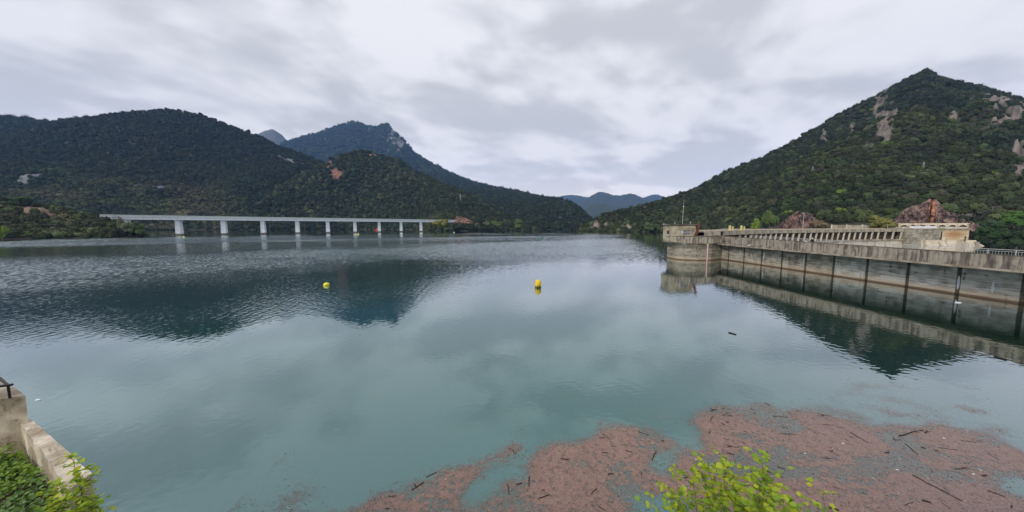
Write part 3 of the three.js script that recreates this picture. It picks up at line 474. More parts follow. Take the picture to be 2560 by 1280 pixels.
{ // abutment block at the far bank
  const a = thing('abutment', 'stepped pale concrete abutment block stained orange at the far end of the dam', 'abutment');
  const ex = [158, -131.2], pt = (k, o) => [ex[0] + k, ex[1] + o + k * 0.06];
  obj('end_block', prism([pt(-0.5, 0), pt(-0.5, 3.6), pt(5.4, 3.2), pt(5.4, -2)], -16, 6.3), M.conc, a);
  obj('upper_wall', prism([pt(5.5, -3), pt(5.5, 1.6), pt(14.4, 1.6), pt(14.4, -3)], 2.2, 6.4), M.conc, a);
  const stain = std({ map: scaled(tex(512, 512, (u, v) => { const b = fbm(u * 4, v * 30, 4, 521, 4, 30), e = fbm(u * 6, v * 6, 4, 531, 6, 6), k = sstep(1 - Math.hypot((u - 0.42) / 0.42, (v - 0.6) / 0.34) + b * 0.5 + e * 0.3, 0.1, 0.7); let c = mix3([196, 170, 134], [172, 128, 86], k * 0.9); c = mix3(c, [214, 196, 164], sstep(e, 0.1, 0.4) * (1 - k)); return c; }), 11, 6) });
  obj('stained_wall', (() => { const g = prism([pt(14.6, -3), pt(14.6, 1.6), pt(24.6, 1.6), pt(24.6, -3)], 2.2, 6.4), p = g.attributes.position, uv = g.attributes.uv; for (let i = 0; i < p.count; i++) uv.setXY(i, p.getX(i) - ex[0] - 14.6, p.getY(i) - 0.9); return g; })(), stain, a);
  obj('slot', box(0.5, 3.6, 0.1, ex[0] + 14.45, 3.8, ex[1] + 1.6 + 14.5 * 0.06), M.seam, a); obj('slot', box(0.45, 2.6, 0.1, ex[0] + 23.4, 2.6, ex[1] + 1.6 + 23.4 * 0.06 + 0.02), M.seam, a); obj('slot', box(0.35, 2.2, 0.1, ex[0] + 6.5, 4.9, ex[1] + 1.6 + 6.5 * 0.06), M.seam, a);
  obj('cap', prism([pt(-0.6, -3.2), pt(-0.6, 2.0), pt(24.9, 2.0), pt(24.9, -3.2)], 6.4, 6.9), M.conc, a);
  for (let k = 0; k < 4; k++) { const x0 = 5.4 + k * 5.3, x1 = x0 + 5.2 + (k === 3 ? 0.6 : 0); const g = prism([pt(x0, 1.2), pt(x0, 1.9), pt(x0, 6.5), pt(x1, 6.5), pt(x1, 1.9), pt(x1, 1.2)], -20, (i) => (i === 2 || i === 3 ? -9 : 2.2)); obj('apron', g, M.pale, a); }
  obj('wing', prism([pt(26.1, 0), pt(26.1, 3), pt(27.1, 3), pt(27.1, 0)], -16, 1.6), M.conc, a);
  obj('wing', prism([pt(27.2, 1), pt(27.2, 6.4), pt(28.0, 6.4), pt(28.0, 1)], -16, (i) => (i === 1 || i === 2 ? -1.6 : 1.7)), M.pale, a);
  const f = thing('barrier', 'white panel barrier on top of the abutment', 'barrier', [158, 6.9, -129.4]); for (let k = 0; k < 2; k++) obj('panel', box(5.2, 0.75, 0.12, 4.4 + k * 5.4, 0.5, 0.4), M.white, f); obj('rail', box(22, 0.12, 0.1, 10, 0.62, 0.2), M.galv, f);
}
// terrace behind the far half of the dam
structure('ground', prism([[53, -84], [66, -97], [100, -117], [144, -134], [158, -134], [186, -132], [215, -150], [235, -190], [170, -258], [104, -165], [57, -92]], -12, 5.9), std({ color: lin(0.13, 0.115, 0.085) }), 'road level ground between the far dam and the hill');
{
  const face = (name, label, pxs, D, seed, cat) => { };
  // rock face: a rugged surface over a plan line
  const rockFace = (label, x0, x1, top, D, base, seed, tint) => {
    const n = 90, m = 46, pos = [], col = [], uv = [], idx = [];
    for (let j = 0; j <= m; j++) for (let i = 0; i <= n; i++) {
      const u = i / n, px = lerp(x0, x1, u), T = tanOf(px, 570), ty = top(u) + 3.5 * fbm(u * 22, 1, 3, seed + 8), topH = EYE + tanOf(px, ty) * D, h = lerp(base, Math.max(topH, base + 0.2), j / m);
      const d0 = V(ray(px, 566).x, 0, ray(px, 566).z).normalize(), back = (h - base) * 0.38, c1 = Math.abs(fbm(u * 9 + seed + h * 0.06, h * 0.2, 4, seed)) * 3.2 + Math.floor(3 * (fbm(u * 7 - h * 0.1, h * 0.3 + u * 3, 2, seed + 2) + 0.5)) * 0.4, c2 = fbm(u * 30, h * 0.9, 3, seed + 5) * 1.2, r = D + back + c1 + c2 - (tint(u, j / m) > 0.5 ? 1.6 : 0);
      pos.push(d0.x * r, h, d0.z * r); uv.push(u * (x1 - x0) * 0.19, h);
      const k = tint(u, j / m); col.push(...blend([0.98, 0.93, 0.92], [1.95, 1.12, 0.7], k));
    }
    for (let j = 0; j < m; j++) for (let i = 0; i < n; i++) { const k = j * (n + 1) + i; idx.push(k, k + 1, k + n + 2, k, k + n + 2, k + n + 1); }
    const g = new THREE.BufferGeometry(); g.setAttribute('position', new THREE.Float32BufferAttribute(pos, 3)); g.setAttribute('uv', new THREE.Float32BufferAttribute(uv, 2)); g.setAttribute('color', new THREE.Float32BufferAttribute(col, 3)); g.setIndex(idx);
    const f = g.toNonIndexed(); f.computeVertexNormals(); tag(obj('rock_face', f, M.rock), label, 'rock face');
  };
  const prof = (pts) => (u) => { let i = 0; while (i < pts.length - 2 && pts[i + 1][0] < u) i++; const t = (u - pts[i][0]) / (pts[i + 1][0] - pts[i][0]); return lerp(pts[i][1], pts[i + 1][1], clamp(t, 0, 1)); };
  rockFace('large reddish brown rock face with an orange streak behind the abutment', 2218, 2446, prof([[0, 560], [0.05, 548], [0.1, 540], [0.15, 525], [0.22, 517], [0.31, 509], [0.4, 500], [0.43, 496], [0.50, 497], [0.54, 507], [0.58, 516], [0.63, 528], [0.70, 535], [0.78, 546], [0.9, 553], [1, 561]]), 238, 5.6, 601, (u, v) => clamp((Math.abs(u - 0.485) < 0.026 ? 0.8 : Math.abs(u - 0.43) < 0.016 ? 0.4 : 0) + 0.35 * fbm(u * 60, v * 3, 3, 9) * (Math.abs(u - 0.47) < 0.07 ? 1 : 0), 0, 1));
  rockFace('small reddish rock cut above the middle of the far dam', 1945, 2035, prof([[0, 562], [0.15, 552], [0.35, 536], [0.5, 528], [0.7, 531], [0.9, 534], [1, 556]]), 246, 5.8, 641, (u, v) => clamp(fbm(u * 9, v * 2, 2, 5), 0, 0.35));
  rockFace('bare brown earth bank on the shore beyond the bridge end', 1128, 1182, prof([[0, 557], [0.2, 543], [0.4, 540], [0.7, 545], [1, 554]]), 470, 11.2, 661, () => 0.25);
}
{ // walls along the far road
  const w = thing('retaining_wall', 'pale retaining wall with a row of dark arched openings below the rock face', 'wall');
  const A = atDist(2228, 566, 232), B = atDist(2421, 566, 232), n = 8, dir = B.clone().sub(A), L = dir.length() / n, ry = Math.atan2(-dir.z, dir.x);
  for (let k = 0; k < n; k++) {
    const c = A.clone().add(dir.clone().multiplyScalar((k + 0.5) / n)), s = new THREE.Shape(); s.moveTo(-L / 2 + 0.03, 0); s.lineTo(L / 2 - 0.03, 0); s.lineTo(L / 2 - 0.03, 2.5); s.lineTo(-L / 2 + 0.03, 2.5);
    const hole = new THREE.Path(); hole.moveTo(-1.1, 1.15); hole.lineTo(1.1, 1.15); hole.quadraticCurveTo(0.7, 1.95, 0, 1.95); hole.quadraticCurveTo(-0.7, 1.95, -1.1, 1.15); s.holes.push(hole);
    const g = new THREE.ExtrudeGeometry(s, { depth: 0.6, bevelEnabled: false, curveSegments: 5 }); g.rotateY(ry); g.translate(c.x, 6.3, c.z); obj('bay', metreUV(g), M.pale, w);
  }
  const back = new THREE.BoxGeometry(dir.length(), 2.3, 0.3); back.rotateY(ry); const cm = A.clone().add(B).multiplyScalar(0.5), nb = V(cm.x, 0, cm.z).normalize(); back.translate(cm.x + nb.x * 0.9, 7.4, cm.z + nb.z * 0.9); obj('back_wall', metreUV(back), M.darkConc, w);
  obj('coping', (() => { const g = new THREE.BoxGeometry(dir.length() + 0.6, 0.25, 1.0); g.rotateY(ry); g.translate(cm.x, 8.93, cm.z); return metreUV(g); })(), M.pale, w);
  const v = thing('retaining_wall', 'low pinkish wall with buttress posts beside the round yellow green tree', 'wall'), C = atDist(2078, 566, 236), E = atDist(2196, 566, 234), d2 = E.clone().sub(C), ry2 = Math.atan2(-d2.z, d2.x);
  for (let k = 0; k < 3; k++) { const c = C.clone().add(d2.clone().multiplyScalar((k + 0.5) / 3)), g = new THREE.BoxGeometry(d2.length() / 3 - 0.1, 2.4, 0.5); g.rotateY(ry2); g.translate(c.x, 7.1, c.z); obj('panel', metreUV(g), M.conc, v); const q = C.clone().add(d2.clone().multiplyScalar(k / 3)), b2 = new THREE.BoxGeometry(0.6, 2.6, 0.9); b2.rotateY(ry2); b2.translate(q.x, 7.2, q.z + 0.3); obj('buttress', metreUV(b2), M.pale, v); }
}
{ // small things on the far crest
  const post = (label, px, D) => { const p = atDist(px, 575, D), t = thing('gate_post', label, 'post', [p.x, 6.55, p.z]); obj('column', box(0.42, 1.5, 0.42, 0, 0.75, 0), M.cream, t); obj('column', box(0.34, 1.25, 0.34, 0.75, 0.62, 0.1), M.cream, t); obj('crosspiece', box(0.5, 0.2, 0.2, 0.4, 1.0, 0), M.rust, t); };
  post('yellow gate posts on the far crest nearer the gatehouse', 1824, 112); post('yellow and brown gate posts on the far crest nearer the lime tree', 1853, 118);
  const lampPost = (label, px, top, D) => { const p = atDist(px, 570, D), hh = EYE + tanOf(px, top) * D - 6.5, t = thing('lamp_post', label, 'lamp post', [p.x, 6.5, p.z]); obj('pole', bar(V(0, 0, 0), V(0, hh, 0), 0.09, 0.06), M.galv, t); obj('head', box(0.6, 0.14, 0.3, -0.25, hh, 0), M.galv, t); };
  lampPost('thin grey lamp post on the far crest before the small rock cut', 2007, 532, 165); lampPost('short grey lamp post beside the arched retaining wall', 2219, 562, 215);
}

// ================================================================ PYLONS
{
  const proto = new THREE.Group(); const H = 24;
  for (const [sx, sz] of [[1, 1], [1, -1], [-1, 1], [-1, -1]]) obj('leg', bar(V(sx * 2, 0, sz * 2), V(sx * 0.4, H, sz * 0.4), 0.16, 0.1, 4), M.galv, proto);
  const br = []; for (let k = 0; k < 7; k++) { const y0 = k * 3.3, y1 = y0 + 3.3, w0 = 2 - 1.6 * y0 / H, w1 = 2 - 1.6 * y1 / H; for (const s of [-1, 1]) { br.push(bar(V(-w0, y0, s * w0), V(w1, y1, s * w1), 0.08, 0.08, 4), bar(V(w0, y0, s * w0), V(-w1, y1, s * w1), 0.08, 0.08, 4)); } } obj('lattice', br, M.galv, proto);
  for (const y of [17, 20, 23]) obj('cross_arm', bar(V(-4.2, y, 0), V(4.2, y, 0), 0.12, 0.12, 4), M.galv, proto);
  const put = (label, px, py, D, s, Hl) => { let p; for (D = Hl.F(azOf(px, py)); D < 4000; D += 4) { p = atDist(px, py, D); if (Hl.height(p.x, p.z) >= p.y) break; } const y = Hl.height(p.x, p.z) - 0.5, o = proto.clone(); o.name = numbered('pylon'); o.position.set(p.x, y, p.z); o.scale.setScalar(s); o.rotation.y = px; scene.add(o); tag(o, label, 'pylon'); };
  put('pale pylon high on the cliff mountain, leftmost of the three there', 814, 354, 0, 1.5, cliffMountain); put('pale pylon on the cliff mountain between two others', 897, 366, 0, 1.5, cliffMountain); put('pale pylon on the cliff mountain below the bare cliff', 971, 383, 0, 1.6, cliffMountain);
  put('pylon on the right flank of the lower wooded hill', 1151, 508, 0, 0.75, midHill); put('pylon on the skyline at the left foot of the tall hill', 1626, 504, 0, 0.75, rightHill); put('pylon among trees halfway up the tall hill', 2030, 440, 0, 0.36, rightHill); put('pylon on the slope above the large rock face', 2306, 436, 0, 0.34, rightHill); put('pylon on the long ridge skyline right of the cliff mountain', 1094, 420, 0, 0.9, cliffMountain);
}

// ================================================================ SINGLE TREES
{
  const tree = (label, px, base, top, wpx, D, color, tall, H) => {
    const p = atDist(px, base, D), d = ray(px, base), y0 = H ? Math.max(H.height(p.x, p.z), 0.2) - 0.3 : p.y, k = Math.hypot(d.x, d.z), h = (EYE + tanOf(px, top) * D) - y0, w = wpx / 2 / Math.hypot(px - 1280, 800) * D;
    const t = thing('tree', label, 'tree', [p.x, y0, p.z], px); obj('trunk', bar(V(0, 0, 0), V(0.05, h * 0.5, 0), 0.05 * h * 0.5 + 0.05, 0.06), M.bark, t);
    const R = rngOf(px), gs = []; for (let i = 0; i < 9; i++) { const g = crowns[i % 4].clone(), s = (0.38 + R() * 0.22) * (i ? 1 : 1.25), a = R() * 6.3, rr = i ? 0.35 + R() * 0.35 : 0, y = i ? 0.12 + R() * 0.58 : 0.25; g.rotateY(R() * 6); g.scale(s * w, s * h * 0.42, s * w); g.translate(Math.cos(a) * rr * w, y * h, Math.sin(a) * rr * w); gs.push(g); }
    obj('crown', gs, std({ color: lin(...color), roughness: 0.95 }), t);
  };
  const LI = [0.13, 0.19, 0.025], YG = [0.17, 0.17, 0.04], DL = [0.07, 0.11, 0.03], PA = [0.12, 0.13, 0.06];
  tree('bright lime green young tree behind the far crest', 1888, 577, 548, 20, 200, LI, 1); tree('taller lime green tree right of the bright young tree', 1923, 577, 516, 34, 236, DL, 1); tree('round yellow green tree beside the low pinkish wall', 2197, 577, 536, 46, 230, YG, 1); tree('pale sandy bush at the foot of the small rock cut', 2052, 577, 545, 30, 245, [0.17, 0.13, 0.07], 1);
  tree('bright green tree at the right edge beyond the abutment', 2535, 570, 520, 50, 215, [0.055, 0.12, 0.02], 1); tree('round dark green tree right of the abutment wing', 2478, 605, 548, 52, 205, [0.03, 0.065, 0.02], 1); tree('dark green tree low beside the railing at the right edge', 2540, 625, 570, 50, 195, [0.028, 0.055, 0.02], 1);
  tree('yellow green willow at the right end of the bridge', 1101, 577, 541, 44, 458, YG, 1); tree('yellow green tree at the tip of the left spit', 326, 588, 551, 26, 344, PA, 1); tree('small green tree right of the spit tip', 351, 588, 562, 16, 343, DL, 1); tree('pale bare tree over the left end of the bridge', 303, 586, 540, 12, 350, [0.11, 0.11, 0.055], 1);
  tree('lime green tree in the water at the left edge', 6, 601, 562, 18, 330, LI, 1); tree('vivid green bush on top of the brown spit slope', 57, 509, 490, 26, 452, [0.05, 0.13, 0.02], 1); tree('light green tree on the shore below the long ridge', 1243, 576, 540, 26, 545, DL, 1); tree('light green tree standing right of the orange earth bank', 1297, 577, 543, 26, 560, DL, 1); tree('small light tree on the shore left of the long ridge trees', 1216, 577, 553, 20, 535, PA, 1); tree('green tree on the water edge before the gatehouse', 1622, 579, 555, 22, 430, DL, 1);
}

// ================================================================ BUOYS AND BOAT
{
  const lathe = (pts, n = 20) => new THREE.LatheGeometry(pts.map(([r, y]) => new THREE.Vector2(r, y)), n);
  const p = onLevel(1345, 718); const b = thing('buoy', 'tall yellow round topped buoy in the middle of the calm water', 'buoy', [p.x, 0, p.z]);
  obj('float', lathe([[0, -0.3], [0.36, -0.25], [0.4, 0.0], [0.4, 0.55], [0.36, 0.78], [0.24, 0.95], [0, 1.02]]), M.yellow, b); obj('collar', lathe([[0.41, 0.3], [0.44, 0.33], [0.44, 0.4], [0.41, 0.43]]), M.yellow, b); obj('grime_band', lathe([[0.402, -0.08], [0.412, -0.02], [0.412, 0.1], [0.402, 0.16]]), std({ color: lin(0.12, 0.1, 0.02), roughness: 0.8 }), b); obj('lifting_eye', new THREE.TorusGeometry(0.16, 0.03, 6, 14).translate(0, 0.12, 0.42), M.dark, b);
  const q = onLevel(816, 713), c = thing('buoy', 'flat lime yellow buoy lying tilted in the ruffled water', 'buoy', [q.x, 0.05, q.z]); c.rotation.z = 0.18; obj('float', lathe([[0, -0.25], [0.3, -0.2], [0.38, 0.0], [0.34, 0.16], [0.2, 0.28], [0, 0.32]]), M.lime, c); obj('band', lathe([[0.385, -0.03], [0.4, 0], [0.385, 0.03]]), M.yellow, c);
  const small = (label, px, py, r, m) => { const s = onLevel(px, py), t = thing('buoy', label, 'buoy', [s.x, 0, s.z]); obj('float', lathe([[0, -0.6 * r], [r * 0.8, -0.4 * r], [r, 0.2 * r], [r * 0.8, 0.9 * r], [r * 0.3, 1.3 * r], [0, 1.35 * r]], 12), m, t); obj('top_mark', lathe([[0, 1.3 * r], [0.16 * r, 1.32 * r], [0.12 * r, 1.7 * r], [0, 1.72 * r]], 8), m, t); };
  small('small yellow buoy below the second visible bridge pier', 460, 594, 0.6, M.lime); small('small yellow buoy below the bridge near its seventh pier', 896, 587, 0.75, M.lime); small('small white buoy near the right bridge end', 1135, 581, 0.6, M.white);
  const g = onLevel(1356, 597), gb = thing('buoy', 'dark green cone shaped buoy far out on the pale water', 'buoy', [g.x, 0, g.z]); obj('float', lathe([[0, -0.4], [0.75, -0.3], [0.85, 0.1], [0.75, 0.35], [0.45, 0.5], [0, 0.5]]), M.green, gb); obj('cone', lathe([[0.5, 0.45], [0.3, 1.2], [0.16, 1.75], [0, 1.8]]), M.green, gb);
  const s = atDist(943, 571, 640), bt = thing('boat', 'small red boat on the water beyond the bridge piers', 'boat', [s.x, 0, s.z], 0.5), hull = new THREE.Shape(); hull.moveTo(-5, 0.8); hull.quadraticCurveTo(-3.5, -0.9, 4, -0.7); hull.lineTo(5, 1.0); hull.lineTo(-5, 0.8); const hg = new THREE.ExtrudeGeometry(hull, { depth: 1.6, bevelEnabled: true, bevelSize: 0.3, bevelThickness: 0.3, bevelSegments: 2 }); hg.translate(0, 0.7, -0.8); obj('hull', hg, M.red, bt); obj('cabin', box(3, 1.3, 1.3, 1, 2.3, 0), M.red, bt); obj('rail', box(6, 0.1, 1.7, -0.5, 1.95, 0), M.white, bt);
}

// ================================================================ PERSON
{
  const fieldMesh = (bones, c, half, res) => {                    // joined tapered capsules meshed with marching cubes
    const mc = new MarchingCubes(res, M.dark, false, false, 60000), n = res, q = V(), out = mc.field;
    for (let z = 0; z < n; z++) for (let y = 0; y < n; y++) for (let x = 0; x < n; x++) {
      q.set((x - n / 2) / (n / 2) * half + c.x, (y - n / 2) / (n / 2) * half + c.y, (z - n / 2) / (n / 2) * half + c.z); let s = 0;
      for (const [a, b, r0, r1] of bones) { const ab = b.clone().sub(a), t = clamp(q.clone().sub(a).dot(ab) / Math.max(ab.lengthSq(), 1e-6), 0, 1), d = q.distanceTo(a.clone().add(ab.multiplyScalar(t))) - lerp(r0, r1, t); s += Math.exp(-d * 45); }
      out[x + y * n + z * n * n] = Math.log(s + 1e-30) / 45;
    }
    mc.isolation = 0; mc.update(); const k = mc.count, p = mc.positionArray.slice(0, k * 3), nn = mc.normalArray.slice(0, k * 3); for (let i = 0; i < k; i++) { p[i * 3] = p[i * 3] * half + c.x; p[i * 3 + 1] = p[i * 3 + 1] * half + c.y; p[i * 3 + 2] = p[i * 3 + 2] * half + c.z; }
    const g = new THREE.BufferGeometry(); g.setAttribute('position', new THREE.BufferAttribute(p, 3)); g.setAttribute('normal', new THREE.BufferAttribute(nn, 3)); return g;
  };
  const at = V(51.0, deckY, -54.3), t = thing('person', 'person in a black jacket and white cap leaning on the dam crest', 'person', [at.x, at.y, at.z], 0.6);
  const hip = V(0, 0.92, 0), chest = V(-0.12, 1.32, 0), neck = V(-0.2, 1.48, 0), head = V(-0.25, 1.6, 0);
  const limbs = [[hip, chest, 0.15, 0.17], [chest, neck, 0.14, 0.06], [neck, head, 0.055, 0.06]];
  for (const s of [-1, 1]) { limbs.push([V(-0.14, 1.38, s * 0.17), V(-0.3, 1.14, s * 0.24), 0.06, 0.045], [V(-0.3, 1.14, s * 0.24), V(-0.5, 1.12, s * 0.16), 0.045, 0.035], [V(0, 0.9, s * 0.09), V(-0.05, 0.5, s * 0.11), 0.09, 0.065], [V(-0.05, 0.5, s * 0.11), V(0.02, 0.08, s * 0.11), 0.06, 0.045], [V(0.02, 0.05, s * 0.11), V(-0.14, 0.04, s * 0.12), 0.045, 0.035]); for (let f = 0; f < 5; f++) limbs.push([V(-0.5, 1.12, s * 0.16), V(-0.6, 1.1 - 0.012 * f, s * (0.13 + 0.016 * f)), 0.012, 0.008]); }
  obj('body', fieldMesh(limbs, V(-0.1, 0.9, 0), 1.0, 88), std({ color: lin(0.015, 0.015, 0.018) }), t);
  obj('head', fieldMesh([[V(-0.25, 1.63, 0), V(-0.26, 1.68, 0), 0.085, 0.095], [V(-0.33, 1.6, 0), V(-0.33, 1.62, 0), 0.045, 0.05], [V(-0.365, 1.635, 0), V(-0.375, 1.62, 0), 0.012, 0.016]], V(-0.27, 1.65, 0), 0.2, 40), std({ color: lin(0.45, 0.27, 0.19) }), t);
  obj('cap', (() => { const g = new THREE.SphereGeometry(0.118, 16, 8, 0, Math.PI * 2, 0, Math.PI / 2); g.translate(-0.255, 1.69, 0); const v = new THREE.CylinderGeometry(0.1, 0.1, 0.012, 14).scale(1, 1, 0.8).translate(-0.36, 1.695, 0); return [g, v]; })(), M.white, t);
  const bag = thing('bag', 'white bag standing on the crest beside the person in black', 'bag', [50.4, deckY, -54.9]); const bg = new THREE.SphereGeometry(0.34, 14, 10); bg.scale(0.8, 1.5, 0.9); bg.translate(0, 0.75, 0); obj('sack', bg, M.white, bag); obj('strap', new THREE.TorusGeometry(0.18, 0.025, 6, 14).translate(0, 1.28, 0), M.galv, bag);
}

// ================================================================ FLOATING DEBRIS
const poly = (list) => list.map(([x, y]) => { const p = onLevel(x, y); return [p.x, p.z]; });
const mats = [
  poly([[640, 1300], [760, 1276], [870, 1276], [930, 1252], [985, 1232], [1050, 1206], [1100, 1188], [1165, 1180], [1195, 1152], [1240, 1122], [1292, 1100], [1285, 1128], [1250, 1160], [1205, 1178], [1212, 1206], [1165, 1212], [1148, 1258], [1200, 1242], [1260, 1226], [1312, 1214], [1332, 1188], [1326, 1150], [1350, 1126], [1400, 1112], [1478, 1106], [1500, 1082], [1540, 1067], [1600, 1072], [1662, 1080], [1702, 1102], [1690, 1128], [1652, 1146], [1712, 1186], [1722, 1230], [1735, 1300]]),
  poly([[1725, 1300], [1712, 1200], [1700, 1160], [1712, 1130], [1750, 1118], [1748, 1060], [1762, 1020], [1850, 1013], [1940, 1009], [1962, 1024], [2030, 1036], [2110, 1048], [2200, 1058], [2320, 1062], [2385, 1076], [2425, 1110], [2418, 1068], [2460, 1078], [2520, 1104], [2600, 1150], [2680, 1200], [2700, 1300]]),
];
const films = [poly([[500, 1150], [610, 1118], [700, 1130], [850, 1235], [840, 1310], [420, 1310], [400, 1230]]), poly([[1940, 1030], [2060, 985], [2150, 945], [2270, 965], [2310, 1030], [2200, 1062], [2050, 1050]]), poly([[2290, 1060], [2330, 985], [2430, 965], [2480, 1040], [2570, 1110], [2420, 1085]]), poly([[1340, 1130], [1420, 1085], [1500, 1050], [1660, 1030], [1660, 1060], [1540, 1075], [1470, 1110]]),
  poly([[2078, 1000], [2100, 988], [2130, 992], [2125, 1008], [2095, 1012]]), poly([[2120, 985], [2150, 966], [2190, 975], [2185, 1000], [2150, 1010]]), poly([[2330, 1025], [2345, 995], [2380, 975], [2420, 990], [2400, 1010], [2350, 1030]]), poly([[1700, 1118], [1745, 1112], [1762, 1128], [1740, 1140], [1705, 1140]]), poly([[1980, 1025], [2020, 1016], [2060, 1024], [2050, 1038], [1990, 1036]]), poly([[2200, 1030], [2260, 1022], [2290, 1034], [2240, 1042]]),
];
const holes = [poly([[1545, 1262], [1580, 1240], [1650, 1236], [1720, 1246], [1730, 1300], [1640, 1300], [1560, 1280]]), poly([[2490, 1216], [2520, 1198], [2590, 1196], [2620, 1250], [2560, 1252]]), poly([[1630, 1175], [1668, 1150], [1705, 1150], [1702, 1190], [1660, 1200]]), poly([[1420, 1170], [1440, 1150], [1470, 1155], [1460, 1180]])];
const inside = (P, x, z) => { let c = false; for (let i = 0, j = P.length - 1; i < P.length; j = i++) if ((P[i][1] > z) !== (P[j][1] > z) && x < (P[j][0] - P[i][0]) * (z - P[i][1]) / (P[j][1] - P[i][1]) + P[i][0]) c = !c; return c; };
const cover = (x, z) => { const wx = x + fbm(x * 1.3, z * 1.3, 4, 701) * 0.7, wz = z + fbm(x * 1.3 + 9, z * 1.3, 4, 711) * 0.5; if (!mats.some((P) => inside(P, wx, wz))) return 0; return holes.some((P) => inside(P, wx, wz)) ? 0.25 : 1; };
const film = (x, z) => { const wx = x + fbm(x * 1.1, z * 1.1, 3, 721) * 0.9, wz = z + fbm(x * 1.1 + 9, z * 1.1, 3, 725) * 0.6; return films.some((P) => inside(P, wx, wz)) ? 0.62 * sstep(fbm(x * 1.1 + 7, z * 1.5, 4, 727), -0.15, 0.35) : 0; };
const soft = (x, z) => { let c = 0; for (let k = 0; k < 9; k++) { const a = k * 2.4, q = 0.12 * Math.sqrt(k), X = x + Math.cos(a) * q * 1.3, Z = z + Math.sin(a) * q; c += cover(X, Z) > 0.5 ? 1 : film(X, Z) * 0.95; } return c / 9; };
{
  const root = tag(new THREE.Group(), 'pinkish brown raft of fine floating debris on the near water', 'floating debris', null, 'stuff'); root.name = 'debris'; scene.add(root);
  const R = rngOf(909), flakes = [], x0 = -8, x1 = 24, z0 = -17, z1 = -5.5, cell = 0.09, NX = Math.round((x1 - x0) / cell), NZ = Math.round((z1 - z0) / cell), pos = [], col = [], idx = [], map = new Map();
  const SN = [512, 256], softGrid = new Float32Array(SN[0] * SN[1]); for (let j = 0; j < SN[1]; j++) for (let i = 0; i < SN[0]; i++) softGrid[j * SN[0] + i] = soft(x0 + (x1 - x0) * (i + 0.5) / SN[0], z1 + (z0 - z1) * (j + 0.5) / SN[1]);
  const softAt = (x, z) => { const u = clamp((x - x0) / (x1 - x0) * SN[0] - 0.5, 0, SN[0] - 1.01), v = clamp((z1 - z) / (z1 - z0) * SN[1] - 0.5, 0, SN[1] - 1.01), i = Math.floor(u), j = Math.floor(v), a = u - i, b = v - j, q = j * SN[0] + i; return (softGrid[q] * (1 - a) + softGrid[q + 1] * a) * (1 - b) + (softGrid[q + SN[0]] * (1 - a) + softGrid[q + SN[0] + 1] * a) * b; };
  const raftTex = tex(2048, 1024, (u, v) => {
    const x = x0 + (x1 - x0) * u, z = z1 + (z0 - z1) * v, big = fbm(x * 0.55 + 3, z * 0.9, 4, 731), n = fbm(x * 9, z * 9, 3, 741), f = hash(Math.floor(u * 2048), Math.floor(v * 1024), 4), thin = sstep(big + n * 0.35, 0.02, 0.42);
    let c = mix3(mix3([170, 133, 116], [136, 108, 96], clamp(0.5 + n, 0, 1)), [142, 122, 117], 0.5 * sstep(x + n * 3, 6, 14)); if (f > 0.97) c = [190, 170, 155]; else if (f < 0.06) c = [86, 66, 58];
    return [...c.map((q) => q + (f - 0.5) * 22), clamp(255 * sstep(softAt(x, z) + n * 0.4 + (f - 0.5) * 0.25, 0.08, 0.95) * (0.84 - 0.5 * thin - (n > 0.34 ? 0.2 : 0)) * (1 - 0.55 * sstep(-z, 11.6, 14.8)), 0, 255)];
  });
  raftTex.wrapS = raftTex.wrapT = THREE.ClampToEdgeWrapping;
  const vid = (i, j) => { const k = i + j * 10000; if (!map.has(k)) { map.set(k, pos.length / 3); const x = x0 + i * cell, z = z0 + j * cell; pos.push(x + (hash(i, j, 1) - 0.5) * cell * 0.8, 0.006 + 0.004 * hash(i, j, 3), z + (hash(i, j, 2) - 0.5) * cell * 0.8); } return map.get(k); };
  for (let j = 0; j < NZ; j++) for (let i = 0; i < NX; i++) { if (softAt(x0 + (i + 0.5) * cell, z0 + (j + 0.5) * cell) < 0.04) continue; const a = vid(i, j), b = vid(i + 1, j), d = vid(i + 1, j + 1), e = vid(i, j + 1); idx.push(a, e, d, a, d, b); }
  const uv = []; for (let i = 0; i < pos.length; i += 3) uv.push((pos[i] - x0) / (x1 - x0), (z1 - pos[i + 2]) / (z1 - z0));
  const g = new THREE.BufferGeometry(); g.setAttribute('position', new THREE.Float32BufferAttribute(pos, 3)); g.setAttribute('uv', new THREE.Float32BufferAttribute(uv, 2)); g.setIndex(idx); g.computeVertexNormals();
  tag(obj('raft', g, std({ map: raftTex, transparent: true, roughness: 0.42 }), root), null, null, null, 'stuff');
  const fg = new THREE.TetrahedronGeometry(1, 0); fg.scale(1, 0.25, 0.45);
  for (let k = 0; k < 150000 && flakes.length < 34000; k++) {
    const x = x0 + R() * (x1 - x0), z = z0 + R() * (z1 - z0), c = cover(x, z); let pr = c > 0.5 ? 0.6 * softAt(x, z) : c > 0 ? 0.25 : 0.16 * softAt(x, z);
    const fr = c > 0 ? 0 : (x < -1 ? 0.10 * sstep(z, -9.6, -8.3) * sstep(fbm(x * 0.8, z * 0.8, 2, 5), -0.2, 0.3) : 0) + 0.05 * sstep(fbm(x * 0.7 + 5, z * 1.1, 3, 805), 0.12, 0.4) * (x > -1 ? 1 : 0) * sstep(z, -15, -11); pr += fr;
    if (R() < pr) flakes.push([x, z, c > 0]);
  }
  const im = shade(new THREE.InstancedMesh(fg, std({ color: 0xffffff, roughness: 0.8 }), flakes.length)); im.name = 'chips'; im.userData.kind = 'stuff';
  const m = new THREE.Matrix4(), q = new THREE.Quaternion(), e = new THREE.Euler(), k = new THREE.Color();
